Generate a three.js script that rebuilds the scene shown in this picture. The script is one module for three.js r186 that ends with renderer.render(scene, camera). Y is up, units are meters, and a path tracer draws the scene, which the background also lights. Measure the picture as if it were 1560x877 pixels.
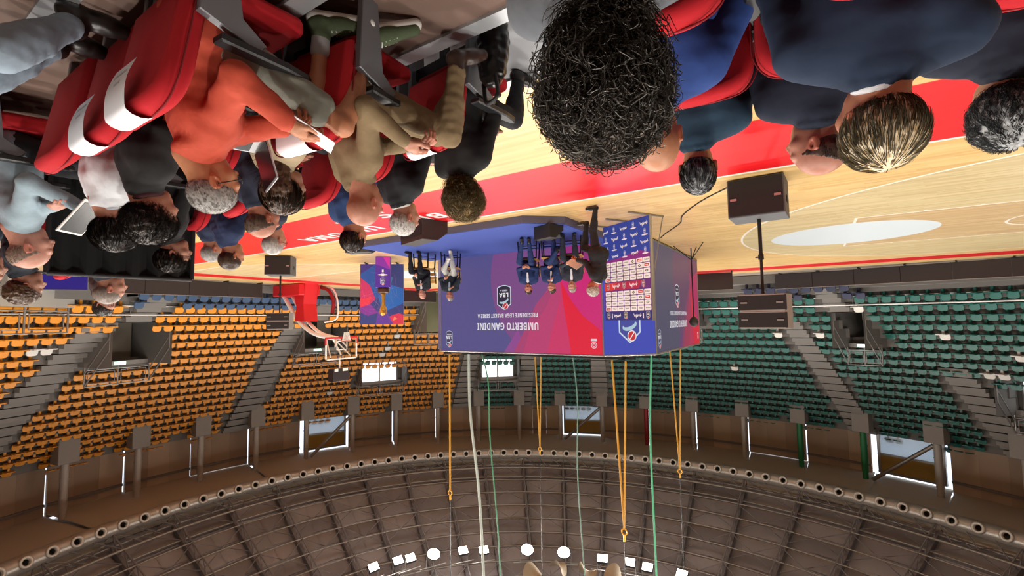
import * as THREE from 'three';
import { mergeGeometries, mergeVertices, toCreasedNormals } from 'three/addons/utils/BufferGeometryUtils.js';
import { RoundedBoxGeometry } from 'three/addons/geometries/RoundedBoxGeometry.js';
import { ImprovedNoise } from 'three/addons/math/ImprovedNoise.js';

// ---------------------------------------------------------------- camera, sky, exposure
// Court frame: x runs along the court from the baseline off to the left (0) to the far baseline (28), z = 0 is the near
// sideline and z = -15 the far one. The photograph was taken with the phone upside down, so the camera is rolled by half a turn.
const scene = new THREE.Scene();
const camera = new THREE.PerspectiveCamera(63.68, 1560 / 877, 0.05, 200);
camera.position.set(6.6996, 2.1374, 7.5877);
{
  const yaw = 0.575037, pitch = -0.0695056;
  camera.lookAt(6.6996 + Math.sin(yaw) * Math.cos(pitch), 2.1374 + Math.sin(pitch), 7.5877 - Math.cos(yaw) * Math.cos(pitch));
  camera.rotateZ(Math.PI - 0.0145);
}
scene.add(camera);
scene.background = new THREE.Color().setRGB(1.3, 1.42, 1.6);      // overcast day, seen only through the slits and windows
const renderer = new THREE.WebGLRenderer();
renderer.toneMapping = THREE.LinearToneMapping;
renderer.toneMappingExposure = 1.0;
renderer.shadowMap.enabled = true;
const FLOOD = 101;                                                // candela of one floodlight

// ---------------------------------------------------------------- helpers
let seed = 12345;
const rnd = () => { seed = (seed + 0x6d2b79f5) | 0; let t = Math.imul(seed ^ (seed >>> 15), 1 | seed); t = (t + Math.imul(t ^ (t >>> 7), 61 | t)) ^ t; return ((t ^ (t >>> 14)) >>> 0) / 4294967296; };
const rr = (a, b) => a + (b - a) * rnd();
const V = (x, y, z) => new THREE.Vector3(x, y, z);
const perlin = new ImprovedNoise();
const noise = (x, y, z) => perlin.noise(x, y, z);
const clamp = (v, a, b) => Math.min(b, Math.max(a, v));
const lerp = (a, b, t) => a + (b - a) * t;
const smooth = (a, b, t) => { t = clamp((t - a) / (b - a), 0, 1); return t * t * (3 - 2 * t); };
const taken = new Map();
function numbered(name) { const n = taken.get(name) || 0; taken.set(name, n + 1); return n ? name + '_' + String(n).padStart(3, '0') : name; }
function mat(color, roughness = 0.7, metalness = 0, extra = {}) { return new THREE.MeshStandardMaterial({ color, roughness, metalness, ...extra }); }
function clean(g) { const o = g.index ? g.toNonIndexed() : g; for (const k of Object.keys(o.attributes)) if (!['position', 'normal'].includes(k)) o.deleteAttribute(k); return o; }
function join(list) { list = list.flat(9).map(clean); return list.length === 1 ? list[0] : mergeGeometries(list); }
function mesh(name, geo, m, parent) {
  const o = new THREE.Mesh(Array.isArray(geo) ? join(geo) : geo, m);
  o.name = parent === scene || !parent ? numbered(name) : name; o.castShadow = o.receiveShadow = true; (parent || scene).add(o); return o;
}
function thing(name, label, category, pos = [0, 0, 0], turn = 0, group) {
  const o = new THREE.Group(); o.name = numbered(name); scene.add(o); o.position.set(...pos); o.rotation.y = turn;
  o.userData = { label, category }; if (group) o.userData.group = group; return o;
}
function tag(o, label, category, group, kind) { Object.assign(o.userData, { label, category }); if (group) o.userData.group = group; if (kind) o.userData.kind = kind; return o; }
function struct(o, label) { o.userData.kind = 'structure'; if (label) { o.userData.label = label; } return o; }
function sgroup(name, label, category) { const o = new THREE.Group(); o.name = numbered(name); scene.add(o); o.userData = { kind: 'structure', label, category }; return o; }
function xf(g, x, y, z, rx = 0, ry = 0, rz = 0) { g.applyMatrix4(new THREE.Matrix4().compose(V(x, y, z), new THREE.Quaternion().setFromEuler(new THREE.Euler(rx, ry, rz, 'YXZ')), V(1, 1, 1))); return g; }
function box(w, h, d, x = 0, y = 0, z = 0, rx = 0, ry = 0, rz = 0) { return xf(new THREE.BoxGeometry(w, h, d), x, y, z, rx, ry, rz); }
function rbox(w, h, d, r, x = 0, y = 0, z = 0, rx = 0, ry = 0, rz = 0, s = 2) { return xf(new RoundedBoxGeometry(w, h, d, s, r), x, y, z, rx, ry, rz); }
function rod(a, b, r, n = 8, r2 = r) {
  a = a.isVector3 ? a : V(...a); b = b.isVector3 ? b : V(...b);
  const d = b.clone().sub(a), g = new THREE.CylinderGeometry(r2, r, d.length(), n, 1);
  g.applyQuaternion(new THREE.Quaternion().setFromUnitVectors(V(0, 1, 0), d.normalize())); g.translate((a.x + b.x) / 2, (a.y + b.y) / 2, (a.z + b.z) / 2); return g;
}
function bar(a, b, w, h = w) {                                      // square bar between two points
  a = a.isVector3 ? a : V(...a); b = b.isVector3 ? b : V(...b);
  const d = b.clone().sub(a), g = new THREE.BoxGeometry(w, h, d.length());
  const m = new THREE.Matrix4().lookAt(b, a, Math.abs(d.clone().normalize().y) > 0.98 ? V(1, 0, 0) : V(0, 1, 0)); g.applyMatrix4(m); g.translate((a.x + b.x) / 2, (a.y + b.y) / 2, (a.z + b.z) / 2); return g;
}
function pipe(pts, r, n = 6, seg = pts.length * 6) { return new THREE.TubeGeometry(new THREE.CatmullRomCurve3(pts.map((p) => (p.isVector3 ? p : V(...p)))), seg, r, n, false); }
function lathe(pts, n = 20) { return new THREE.LatheGeometry(pts.map((p) => new THREE.Vector2(...p)), n); }
function quads(list) {                                              // list of [a,b,c,d] corner vectors, flat shaded
  const p = []; for (const [a, b, c, d] of list) for (const v of [a, b, c, a, c, d]) p.push(v.x, v.y, v.z);
  const g = new THREE.BufferGeometry(); g.setAttribute('position', new THREE.Float32BufferAttribute(p, 3)); g.computeVertexNormals(); return g;
}
function prism(outline, depth, bevel = 0.004) {                      // outline in xy, extruded along z
  const s = new THREE.Shape(outline.map((p) => new THREE.Vector2(...p)));
  return new THREE.ExtrudeGeometry(s, { depth, bevelEnabled: bevel > 0, bevelThickness: bevel, bevelSize: bevel, bevelSegments: 1, steps: 1 });
}
function canvasTex(w, h, draw, srgb = true) {
  const c = document.createElement('canvas'); c.width = w; c.height = h; draw(c.getContext('2d'), w, h);
  const t = new THREE.CanvasTexture(c); if (srgb) t.colorSpace = THREE.SRGBColorSpace; t.anisotropy = 8; return t;
}
function poly(c, fill, pts) { c.fillStyle = fill; c.beginPath(); pts.forEach((p, i) => (i ? c.lineTo(...p) : c.moveTo(...p))); c.closePath(); c.fill(); }
// ---------------------------------------------------------------- common materials
const M = {
  concrete: mat('#6f6c68', 0.85), step: mat('#84817d', 0.8), darkMetal: mat('#2b2b2d', 0.5, 0.5), black: mat('#151517', 0.6), blackCloth: mat('#101312', 0.95),
  steel: mat('#9b9a98', 0.4, 0.7), pipe: mat('#8b857e', 0.45, 0.6), brown: mat('#4c4038', 0.8), soffit: mat('#b3a796', 0.75), white: mat('#e9e9e6', 0.6),
  red: mat('#c8121f', 0.55), roof: mat('#868184', 0.85), rib: mat('#6f6b6d', 0.75), alu: mat('#b9bcbf', 0.35, 0.8), nozzle: mat('#c9c4bc', 0.4, 0.2), wood: mat('#d9a55e', 0.5), paper: mat('#eef0f4', 0.8),
};
// ---------------------------------------------------------------- floor and court
{
  const g = new THREE.CylinderGeometry(1, 1, 0.2, 96); g.scale(33.5, 1, 31.8); g.translate(14.44, -0.13, -6.08);
  struct(mesh('floor', g, mat('#8d8175', 0.6)), 'plain grey brown arena floor around the court');
}
function courtPart(x0, x1, zn, zf) {                                // paints the flat court print of one half, in metres
  const W = 2048, H = 2048, sx = W / (x1 - x0), sz = H / (zn - zf);
  return canvasTex(W, H, (c) => {
    const X = (x) => (x - x0) * sx, Z = (z) => (z - zf) * sz;       // the first canvas row is the far side
    c.fillStyle = '#e3bd7c'; c.fillRect(0, 0, W, H);
    const grain = (list) => {                                       // narrow parquet strips along the court, each with its own tone
      const strip = 0.07;
      for (let z = zf; z < zn; z += strip) { let x = x0 - rr(0, 1.4); while (x < x1) { const l = rr(0.5, 1.5), t = rr(-1, 1); c.fillStyle = t > 0 ? `rgba(255,236,190,${0.2 * t})` : `rgba(150,100,45,${-0.17 * t})`; c.fillRect(X(x), Z(z), l * sx, strip * sz + 0.5); x += l; } }
    };
    const threeArea = (cx, s) => { c.beginPath(); c.moveTo(X(cx - s * 1.575), Z(-0.9)); c.lineTo(X(cx + s * 1.42), Z(-0.9)); const pts = []; for (let i = 0; i <= 60; i++) { const t = lerp(-1.36, 1.36, i / 60); pts.push([cx + s * 6.75 * Math.cos(t), -7.5 - 6.75 * Math.sin(t)]); } pts.forEach((p) => c.lineTo(X(p[0]), Z(p[1]))); c.lineTo(X(cx - s * 1.575), Z(-14.1)); c.closePath(); };
    for (const [cx, s] of [[1.575, 1], [26.425, -1]]) {
      threeArea(cx, s); c.fillStyle = '#d3c091'; c.fill();
      c.fillStyle = '#cdae80'; c.fillRect(X(s > 0 ? 0 : 22.2), Z(-9.95), 5.8 * sx, 4.9 * sz);
      c.beginPath(); c.ellipse(X(cx + s * 4.225), Z(-7.5), 1.8 * sx, 1.8 * sz, 0, 0, 7); c.fillStyle = '#d8e4ea'; c.fill();
    }
    grain();
    for (const [cx, s] of [[1.575, 1], [26.425, -1]]) { c.beginPath(); c.ellipse(X(cx + s * 4.225), Z(-7.5), 1.8 * sx, 1.8 * sz, 0, 0, 7); c.fillStyle = 'rgba(222,234,242,0.85)'; c.fill(); }
    // red run-off border, two metres wide, with a narrow bare strip outside it
    c.fillStyle = '#e0121b';
    c.fillRect(X(-2), Z(0), 32 * sx, 2 * sz); c.fillRect(X(-2), Z(-16.4), 32 * sx, 1.4 * sz); c.fillRect(X(-2), Z(-16.4), 2 * sx, 18.4 * sz); c.fillRect(X(28), Z(-16.4), 1.3 * sx, 18.4 * sz);
    for (let i = 0; i < 900; i++) { const z = rnd() < 0.7 ? rr(0.02, 1.96) : rr(-16.4, -15.05); c.fillStyle = `rgba(${rnd() < 0.5 ? '255,80,70' : '150,0,10'},${rr(0.03, 0.1)})`; c.fillRect(X(rr(x0, x1)), Z(z), rr(0.2, 1.2) * sx, 0.07 * sz); }
    c.strokeStyle = '#f3eee2'; c.lineWidth = 0.055 * sx;
    const line = (a, b, d, e) => { c.beginPath(); c.moveTo(X(a), Z(b)); c.lineTo(X(d), Z(e)); c.stroke(); };
    c.strokeRect(X(0), Z(-15), 28 * sx, 15 * sz); line(14, 0, 14, -15);
    c.beginPath(); c.ellipse(X(14), Z(-7.5), 1.8 * sx, 1.8 * sz, 0, 0, 7); c.stroke();
    for (const [cx, s] of [[1.575, 1], [26.425, -1]]) {
      threeArea(cx, s); c.stroke();
      c.strokeRect(X(s > 0 ? 0 : 22.2), Z(-9.95), 5.8 * sx, 4.9 * sz);
      c.beginPath(); c.ellipse(X(cx), Z(-7.5), 1.25 * sx, 1.25 * sz, 0, -1.571 + (s < 0 ? Math.PI : 0), 1.571 + (s < 0 ? Math.PI : 0)); c.stroke();
      for (const m of [1.75, 2.95, 3.8, 4.65]) for (const z of [-5.05, -9.95]) { const x = s > 0 ? m : 28 - m; line(x, z, x, z + (z > -7 ? 0.12 : -0.12)); }
    }
    for (const [cx, s] of [[1.575, 1], [26.425, -1]]) { c.beginPath(); c.ellipse(X(cx + s * 4.225), Z(-7.5), 1.8 * sx, 1.8 * sz, 0, 0, 7); c.fillStyle = '#dbe6ec'; c.fill(); }
    c.fillStyle = '#f6f1ee'; c.font = `bold ${0.62 * sz}px sans-serif`; c.textBaseline = 'middle';
    const word = (s, x, z, w) => { c.save(); c.translate(X(x), Z(z)); c.scale(w * sx / c.measureText(s).width, 1); c.fillText(s, 0, 0); c.restore(); };
    word('/ BEN', 12.35, 0.62, 1.75); word('UM', 14.75, 0.55, 1.1); word('UMA', 16.1, 0.5, 1.6); word('S', 13.6, 1.3, 0.5); word('C', 14.7, 1.2, 0.6);
  });
}
for (const [x0, x1] of [[-3, 14], [14, 31]]) {
  const g = new THREE.PlaneGeometry(x1 - x0, 22, 1, 1); g.rotateX(-Math.PI / 2); g.translate((x0 + x1) / 2, 0, -6.5);
  const lower = box(x1 - x0, 0.028, 22, (x0 + x1) / 2, -0.0155, -6.5);
  const f = struct(mesh('floor', lower, mat('#c79a5c', 0.5)), 'thin edge of the portable wooden court');
  const top = mesh('court_print', g, new THREE.MeshPhysicalMaterial({ map: courtPart(x0, x1, 4.5, -17.5), roughness: 0.34, clearcoat: 0.35, clearcoatRoughness: 0.22 }), f);
  top.userData.label = x0 < 0 ? 'varnished parquet with white lines, pale free throw circle and red border' : 'varnished parquet half under the stage and the far basket';
}
// ---------------------------------------------------------------- the bowl: curves shared by tiers, seats, wall and roof
const inner = (t) => { const c = Math.cos(t), s = Math.sin(t), r = (Math.abs(c / 20.5) ** 3 + Math.abs(s / 15.5) ** 3) ** (-1 / 3); return [14 + r * c, -6.6 + r * s]; };
const ell = (t, a, b, cx = 14.44, cz = -6.08) => { const c = Math.cos(t), s = Math.sin(t), r = 1 / Math.hypot(c / a, s / b); return [cx + r * c, cz + r * s]; };
const tierY = (k) => 1.0 + 0.45 * k + 0.004 * k * k;
function rowP(t, k, y) { const a = inner(t), b = ell(t, 30.7, 29.1), w = (k - 1) / 16; return V(lerp(a[0], b[0], w), y === undefined ? tierY(k) : y, lerp(a[1], b[1], w)); }
const T0 = -2.62, T1 = 0.72, ROWS = 18;
// openings through the tiers: angle range, row range, what shows inside
const PORTALS = [
  { a: 0.15, b: 0.27, k0: 3, k1: 6.5, kind: 'dark' }, { a: -0.345, b: -0.205, k0: 3, k1: 6.5, kind: 'dark' }, { a: -0.585, b: -0.445, k0: 9.5, k1: 12.5, kind: 'bright' },
  { a: -0.965, b: -0.83, k0: 9.5, k1: 12.5, kind: 'bright' }, { a: -2.107, b: -2.035, k0: 3, k1: 6, kind: 'dark' }, { a: -2.33, b: -2.24, k0: 9.5, k1: 12.5, kind: 'bright' },
  { a: -0.665, b: -0.565, k0: -2, k1: 4, kind: 'olive' }, { a: -1.66, b: -1.60, k0: -2, k1: 3.5, kind: 'bright' },
];
const AISLES = [[0.30, 0.030, 3, 18], [-0.176, 0.030, 3, 18], [-0.795, 0.026], [-0.995, 0.024], [-1.245, 0.024], [-1.925, 0.026, 3, 18], [-2.19, 0.026, 9, 18], [0.24, 0.028, -1, 2], [-2.07, 0.028, -1, 2], [-0.235, 0.028, -1, 2]];
const inPortal = (t, k) => PORTALS.some((p) => t > p.a && t < p.b && k >= p.k0 - 0.01 && k < p.k1);
const inAisle = (t, k, pad = 0) => AISLES.some(([c, h, k0 = -1, k1 = 99]) => Math.abs(t - c) < h + pad && k >= k0 && k <= k1);
{
  const stand = sgroup('grandstand', 'raked concrete grandstand curving round the far side of the court', 'grandstand');
  const N = 168;
  for (let k = -2; k <= ROWS; k++) {
    const q = [];
    for (let i = 0; i < N; i++) {
      const a = lerp(T0, T1, i / N), b = lerp(T0, T1, (i + 1) / N), m = (a + b) / 2;
      if (inPortal(m, k) || (k < 0 && m > 0.31)) continue;
      const y = k === -2 ? 0.42 : k < 0 ? 0.8 : tierY(k), y0 = k < -1 ? 0 : k < 0 ? 0.42 : k === 0 ? (m > 0.31 ? 0 : 0.8) : tierY(k - 1);
      const f = (t, yy) => rowP(t, k - 0.45, yy), r = (t, yy) => rowP(t, k + (k === ROWS ? 1.1 : 0.55), yy);
      q.push([f(a, y0), f(b, y0), f(b, y), f(a, y)], [f(a, y), f(b, y), r(b, y), r(a, y)]);
    }
    mesh('tier', quads(q), M.concrete, stand);
  }
  // stair flights: one group of steps for every aisle, two steps a row
  for (const [c, h, k0 = 0, k1 = ROWS] of AISLES) {
    const st = new THREE.Group(); st.name = 'stairway'; stand.add(st);
    for (let k = Math.max(0, k0); k <= k1; k++) for (const f of [0, 0.5]) {
      if (inPortal(c, k)) continue;
      const y = tierY(k) - (f ? 0 : 0.22), p = rowP(c, k - 0.45 + (f ? 0.05 : -0.42), y - 0.05), w = rowP(c + h, k).distanceTo(rowP(c - h, k));
      const out = rowP(c, k + 1).sub(rowP(c, k)).setY(0);
      const g = box(w, 0.22, 0.36, p.x, y - 0.08, p.z, 0, Math.atan2(out.x, out.z)); mesh('step', g, M.step, st);
    }
  }
  // white slab edge that runs along the front of the raised seating
  const pts = []; for (let i = 0; i <= 120; i++) { const t = lerp(T0, T1, i / 120); pts.push(rowP(t, 0.5, 1.62)); }
  mesh('front_rail', [pipe(pts, 0.035, 6, 240), pipe(pts.map((p) => p.clone().setY(1.2)), 0.03, 6, 240)], M.white, stand);
  const posts = []; for (let i = 0; i <= 60; i++) { const p = rowP(lerp(T0, T1, i / 60), 0.5, 1.0); posts.push(rod(p, p.clone().setY(1.62), 0.02, 6)); }
  mesh('rail_posts', posts, M.steel, stand);
  // portals: side walls, lintel, floor, rear wall, guard rails
  for (const p of PORTALS) {
    const g = new THREE.Group(); g.name = 'portal'; stand.add(g);
    const y0 = p.k0 < 0 ? 0.02 : tierY(p.k0) - 0.4, y1 = tierY(p.k1) + 0.05, deep = p.k1 + 3.2;
    const A = (k, y) => rowP(p.a, k, y), B = (k, y) => rowP(p.b, k, y), f = p.k0 - 0.6;
    mesh('side_wall', quads([[A(f, y0), A(deep, y0), A(deep, y1), A(f, y1)]]), M.concrete, g);
    mesh('side_wall', quads([[B(f, y0), B(deep, y0), B(deep, y1), B(f, y1)]]), M.concrete, g);
    mesh('portal_floor', quads([[A(f, y0), B(f, y0), B(deep, y0), A(deep, y0)]]), M.step, g);
    const lint = p.k1 - 1.2, pe = rowP((p.a + p.b) / 2, lint, y1), wd = A(lint).distanceTo(B(lint)), out = rowP((p.a + p.b) / 2, lint + 1).sub(rowP((p.a + p.b) / 2, lint)).setY(0), turn = Math.atan2(out.x, out.z);
    mesh('lintel', box(wd, 0.22, 0.3, pe.x, y1 - 0.1, pe.z, 0, turn), M.step, g);
    mesh('lintel_slab', quads([[A(lint, y1), B(lint, y1), B(deep, y1), A(deep, y1)]]), M.concrete, g);
    const rk = p.kind === 'dark' ? deep - 1 : p.k0 + 2.2;
    const back = rowP((p.a + p.b) / 2, rk, (y0 + y1) / 2), bw = A(rk).distanceTo(B(rk));
    if (p.kind === 'bright') {
      mesh('rear_wall', box(bw, y1 - y0, 0.1, back.x, back.y, back.z, 0, turn), mat('#6a6661', 0.85), g);
      const glow = new THREE.MeshStandardMaterial({ color: '#ffffff', emissive: '#f4faff', emissiveIntensity: 1.6 });
      const n = V(-Math.sin(turn), 0, -Math.cos(turn));
      for (const s of [-1, 1]) { const px = back.clone().addScaledVector(n, 0.09).add(V(Math.cos(turn), 0, -Math.sin(turn)).multiplyScalar(s * bw * 0.2)); mesh('window_pane', box(bw * 0.36, (y1 - y0) * 0.78, 0.03, px.x, px.y + 0.1, px.z, 0, turn), glow, g); }
      mesh('window_frame', [-0.4, 0, 0.4].map((s) => { const px = back.clone().addScaledVector(n, 0.11).add(V(Math.cos(turn), 0, -Math.sin(turn)).multiplyScalar(s * bw)); return box(0.07, (y1 - y0) * 0.86, 0.06, px.x, px.y + 0.1, px.z, 0, turn); }), M.steel, g);
    } else {
      mesh('rear_wall', box(bw, y1 - y0, 0.1, back.x, back.y, back.z, 0, turn), p.kind === 'olive' ? mat('#6b6d52', 0.8) : mat('#6a6661', 0.85), g);
      const n = V(-Math.sin(turn), 0, -Math.cos(turn)), e = pe.clone().addScaledVector(n, 0.2);
      mesh('exit_lamp', box(0.5, 0.16, 0.08, e.x, y1 - 0.1, e.z, 0, turn), new THREE.MeshStandardMaterial({ color: '#d8fff0', emissive: '#c9ffe6', emissiveIntensity: 1.5 }), g);
      if (p.kind === 'dark') { const w2 = back.clone().addScaledVector(n, 1.0).add(V(Math.cos(turn), 0, -Math.sin(turn)).multiplyScalar(bw * 0.28)); mesh('panelled_wall', box(bw * 0.3, y1 - y0, 0.1, w2.x, w2.y, w2.z, 0, turn), mat('#7d7468', 0.8), g); }
    }
    // tubular guard rails above the lintel and along both sides
    const rails = [], yt = y1 + 0.95, fr = (t, k, y) => rowP(t, k, y), mid = (p.a + p.b) / 2, ka = lint - 0.1;
    for (const t of [p.a, mid, p.b]) rails.push(rod(fr(t, ka, y1), fr(t, ka, yt), 0.035, 6));
    for (const y of [yt, y1 + 0.15]) rails.push(rod(fr(p.a, ka, y), fr(p.b, ka, y), 0.035, 6));
    for (const [s, e] of [[p.a, mid], [mid, p.b]]) { const q = (e - s) * 0.1; rails.push(rod(fr(s + q, ka, yt - 0.12), fr(e - q, ka, yt - 0.12), 0.02, 5), rod(fr(s + q, ka, yt - 0.12), fr(s + q, ka, y1 + 0.25), 0.02, 5), rod(fr(e - q, ka, yt - 0.12), fr(e - q, ka, y1 + 0.25), 0.02, 5), rod(fr(s + q, ka, y1 + 0.25), fr(e - q, ka, y1 + 0.25), 0.02, 5)); }
    for (const t of [p.a, p.b]) rails.push(rod(fr(t, ka, yt), fr(t, f + 0.3, y0 + 1.35), 0.035, 6), rod(fr(t, ka, y1 + 0.3), fr(t, f + 0.3, y0 + 0.7), 0.03, 6), rod(fr(t, f + 0.3, y0), fr(t, f + 0.3, y0 + 1.35), 0.035, 6));
    mesh('guard_rail', rails, M.steel, g);
  }
}
// ---------------------------------------------------------------- upper ring: columns, wall panels, windows, soffit, duct
const BAY = -Math.PI / 24, COL0 = 0.172;                            // 48 bays
const colAt = (i) => [14.441 + 29.506 * Math.cos(COL0 + BAY * i), -6.075 + 27.921 * Math.sin(COL0 + BAY * i)];
const wallAt = (i, r = 1) => [14.441 + 31.3 * r * Math.cos(COL0 + BAY * i), -6.075 + 29.7 * r * Math.sin(COL0 + BAY * i)];
{
  const wall = sgroup('wall_outer', 'ring of brown cladding panels behind the columns', 'wall');
  const panelMat = [mat('#9c8977', 0.85), mat('#928070', 0.85), mat('#a5917e', 0.85)];
  const WIN = { 4: 1, 10: 1, 16: 1 };
  const at3 = (i, y, r) => { const [x, z] = wallAt(i, r); return V(x, y, z); };
  const slab = (i0, i1, y0, y1, r0, r1, m, name, parent) => {       // piece of the ring between two bay positions
    const c = [[i0, r0], [i1, r0], [i1, r1], [i0, r1]], q = [];
    const P = (j, y) => at3(c[j][0], y, c[j][1]);
    for (let j = 0; j < 4; j++) { const n = (j + 1) % 4; q.push([P(j, y0), P(n, y0), P(n, y1), P(j, y1)]); }
    q.push([P(0, y0), P(1, y0), P(2, y0), P(3, y0)], [P(0, y1), P(1, y1), P(2, y1), P(3, y1)]);
    return mesh(name, quads(q), m, parent);
  };
  for (let i = 0; i < 48; i++) {
    const seen = i <= 19 || i >= 45;
    if (!seen) { slab(i, i + 1, -0.1, 13.6, 1, 1.01, panelMat[i % 3], 'panel', wall); continue; }
    slab(i, i + 1, -0.1, 10.1, 1, 1.01, M.concrete, 'panel', wall);
    const gap = [0.034, 0.02, 0.03, 0.024, 0.028][i % 5], top = i % 4 === 2 ? 13.19 : 13.4;
    if (WIN[i]) continue;
    for (let j = 0; j < 3; j++) slab(i + (1 - gap) * (j / 3), i + (1 - gap) * ((j + 1) / 3) - (j < 2 ? 0.0012 : 0), 10.1, top, 1, 1.006, panelMat[(i + j) % 3], 'panel', wall);
    slab(i, i + 1 - gap, 12.55, 12.7, 0.996, 1, M.rib, 'wall_rail', wall);
  }
  for (const i of Object.keys(WIN).map(Number)) {                    // window bays: glazing above, yellowish blind panel at the top
    const w = sgroup('window_' + (i + 1), 'tall glazed bay with a pale yellow panel between the columns', 'window');
    slab(i + 0.1, i + 0.9, 10.1, 11.7, 1, 1.002, new THREE.MeshPhysicalMaterial({ color: '#dfe8ee', transmission: 0.55, roughness: 0.5, thickness: 0 }), 'window_pane', w);
    slab(i + 0.1, i + 0.9, 11.75, 12.9, 1, 1.004, mat('#a08442', 0.8), 'window_panel', w);
    for (const [a, b] of [[0.06, 0.1], [0.9, 0.94]]) slab(i + a, i + b, 10.1, 13.0, 0.998, 1.004, M.steel, 'window_frame', w);
    slab(i + 0.06, i + 0.94, 11.66, 11.78, 0.997, 1.004, M.steel, 'window_frame', w); slab(i + 0.06, i + 0.94, 12.86, 13.0, 0.997, 1.004, M.steel, 'window_frame', w);
    const [ax, az] = colAt(i + 0.95), [bx, bz] = colAt(i + 0.1); mesh('brace', rod([ax, 10.2, az], [bx, 13.1, bz], 0.13, 8), M.pipe, w);
  }
  const tones = { 12: '#8e1420', 15: '#0f6b3c', 16: '#0f6b3c' };
  for (let i = 0; i <= 18; i++) {
    const [x, z] = colAt(i), turn = Math.atan2(x - 14.44, z + 6.08);
    const c = sgroup('column', 'steel column on a grey concrete block under the roof ring', 'column');
    if (tones[i]) c.userData.label = i === 12 ? 'dark red steel column on a grey concrete block' : 'green painted steel column on a grey concrete block';
    c.position.set(x, 8.4, z); c.rotation.y = turn;
    mesh('pedestal', [rbox(1.0, 1.6, 0.9, 0.05, 0, 0.8, 0)], mat('#8c8883', 0.85), c);
    mesh('shaft', [rod([0, 1.6, 0], [0, 4.3, 0], 0.2, 12), rod([0, 4.1, 0], [0, 4.8, 0], 0.17, 12), rod([0, 2.5, 0], [0, 2.56, 0], 0.225, 12)], tones[i] ? mat(tones[i], 0.5) : mat('#a39d97', 0.55, 0.1), c);
  }
  const sof = sgroup('ceiling_ring', 'flat concrete soffit between the columns and the round air duct', 'ceiling');
  for (let i = 0; i < 48; i++) {
    const q = (j, y, out) => { const t = COL0 + BAY * j; const p = out ? [14.441 + 31.6 * Math.cos(t), -6.075 + 30 * Math.sin(t)] : [13.5 + 25.9 * Math.cos(t), -5.96 + 23.1 * Math.sin(t)]; return V(p[0], y, p[1]); };
    const d = (i % 3) * 0.06, y = 13.14 + d, j = i + 1 - 0.012;
    mesh('soffit_slab', quads([[q(i, y, 0), q(j, y, 0), q(j, y, 1), q(i, y, 1)], [q(i, y, 0), q(j, y, 0), q(j, y + 0.6, 0), q(i, y + 0.6, 0)], [q(i, y + 0.5, 0), q(i + 1, y + 0.5, 0), q(i + 1, y + 0.5, 1), q(i, y + 0.5, 1)]]), M.soffit, sof);
  }
}
{
  const duct = thing('air_duct', 'long round metal air duct with a row of ring nozzles under the roof', 'air duct');
  const pts = []; for (let i = 0; i <= 140; i++) { const t = lerp(T0 - 0.1, T1 + 0.3, i / 140); pts.push(V(13.5 + 25.56 * Math.cos(t), 12.95, -5.96 + 22.75 * Math.sin(t))); }
  const curve = new THREE.CatmullRomCurve3(pts); curve.arcLengthDivisions = 2000; const L = curve.getLength(), n = Math.floor(L / 1.02), dm = mat('#a39c94', 0.36, 0.45); dm.side = THREE.DoubleSide;
  // sheet metal with a real round opening behind every nozzle
  const per = 14, around = 36, P3 = [], N3 = [], ix = [], frame = (u) => { const c = curve.getPointAt(u), f = V(13.5 - c.x, 0, -5.96 - c.z).normalize(); return [c, f]; };
  const a0 = -0.379;                                                 // the nozzles look inwards and slightly down
  for (let i = 0; i <= n * per; i++) { const [c, f] = frame(i / (n * per)); for (let k = 0; k <= around; k++) { const a = a0 + (k / around - 0.5) * Math.PI * 2, d = V(f.x * Math.cos(a), Math.sin(a), f.z * Math.cos(a)); P3.push(c.x + d.x * 0.42, c.y + d.y * 0.42, c.z + d.z * 0.42); N3.push(d.x, d.y, d.z); } }
  for (let i = 0; i < n * per; i++) for (let k = 0; k < around; k++) { let o = (i + 0.5) % per; o = Math.min(o, per - o) * 1.02 / per; const w = Math.abs((k + 0.5) / around - 0.5) * Math.PI * 2 * 0.42; if (Math.hypot(o, w) < 0.2) continue; const q = i * (around + 1) + k; ix.push(q, q + around + 1, q + 1, q + 1, q + around + 1, q + around + 2); }
  const dg = new THREE.BufferGeometry(); dg.setAttribute('position', new THREE.Float32BufferAttribute(P3, 3)); dg.setAttribute('normal', new THREE.Float32BufferAttribute(N3, 3)); dg.setIndex(ix); mesh('tube', dg, dm, duct);
  const rim = join([lathe([[0.15, -0.06], [0.27, -0.06], [0.27, 0.08], [0.2, 0.1], [0.15, 0.06], [0.15, -0.06]], 18)]);
  for (let i = 1; i < n; i++) { const [c, f] = frame(i / n), d = V(f.x * Math.cos(a0), Math.sin(a0), f.z * Math.cos(a0)); const o = mesh('nozzle', rim, M.nozzle, duct); o.position.copy(c).addScaledVector(d, 0.42); o.quaternion.setFromUnitVectors(V(0, 1, 0), d); }
}
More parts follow.
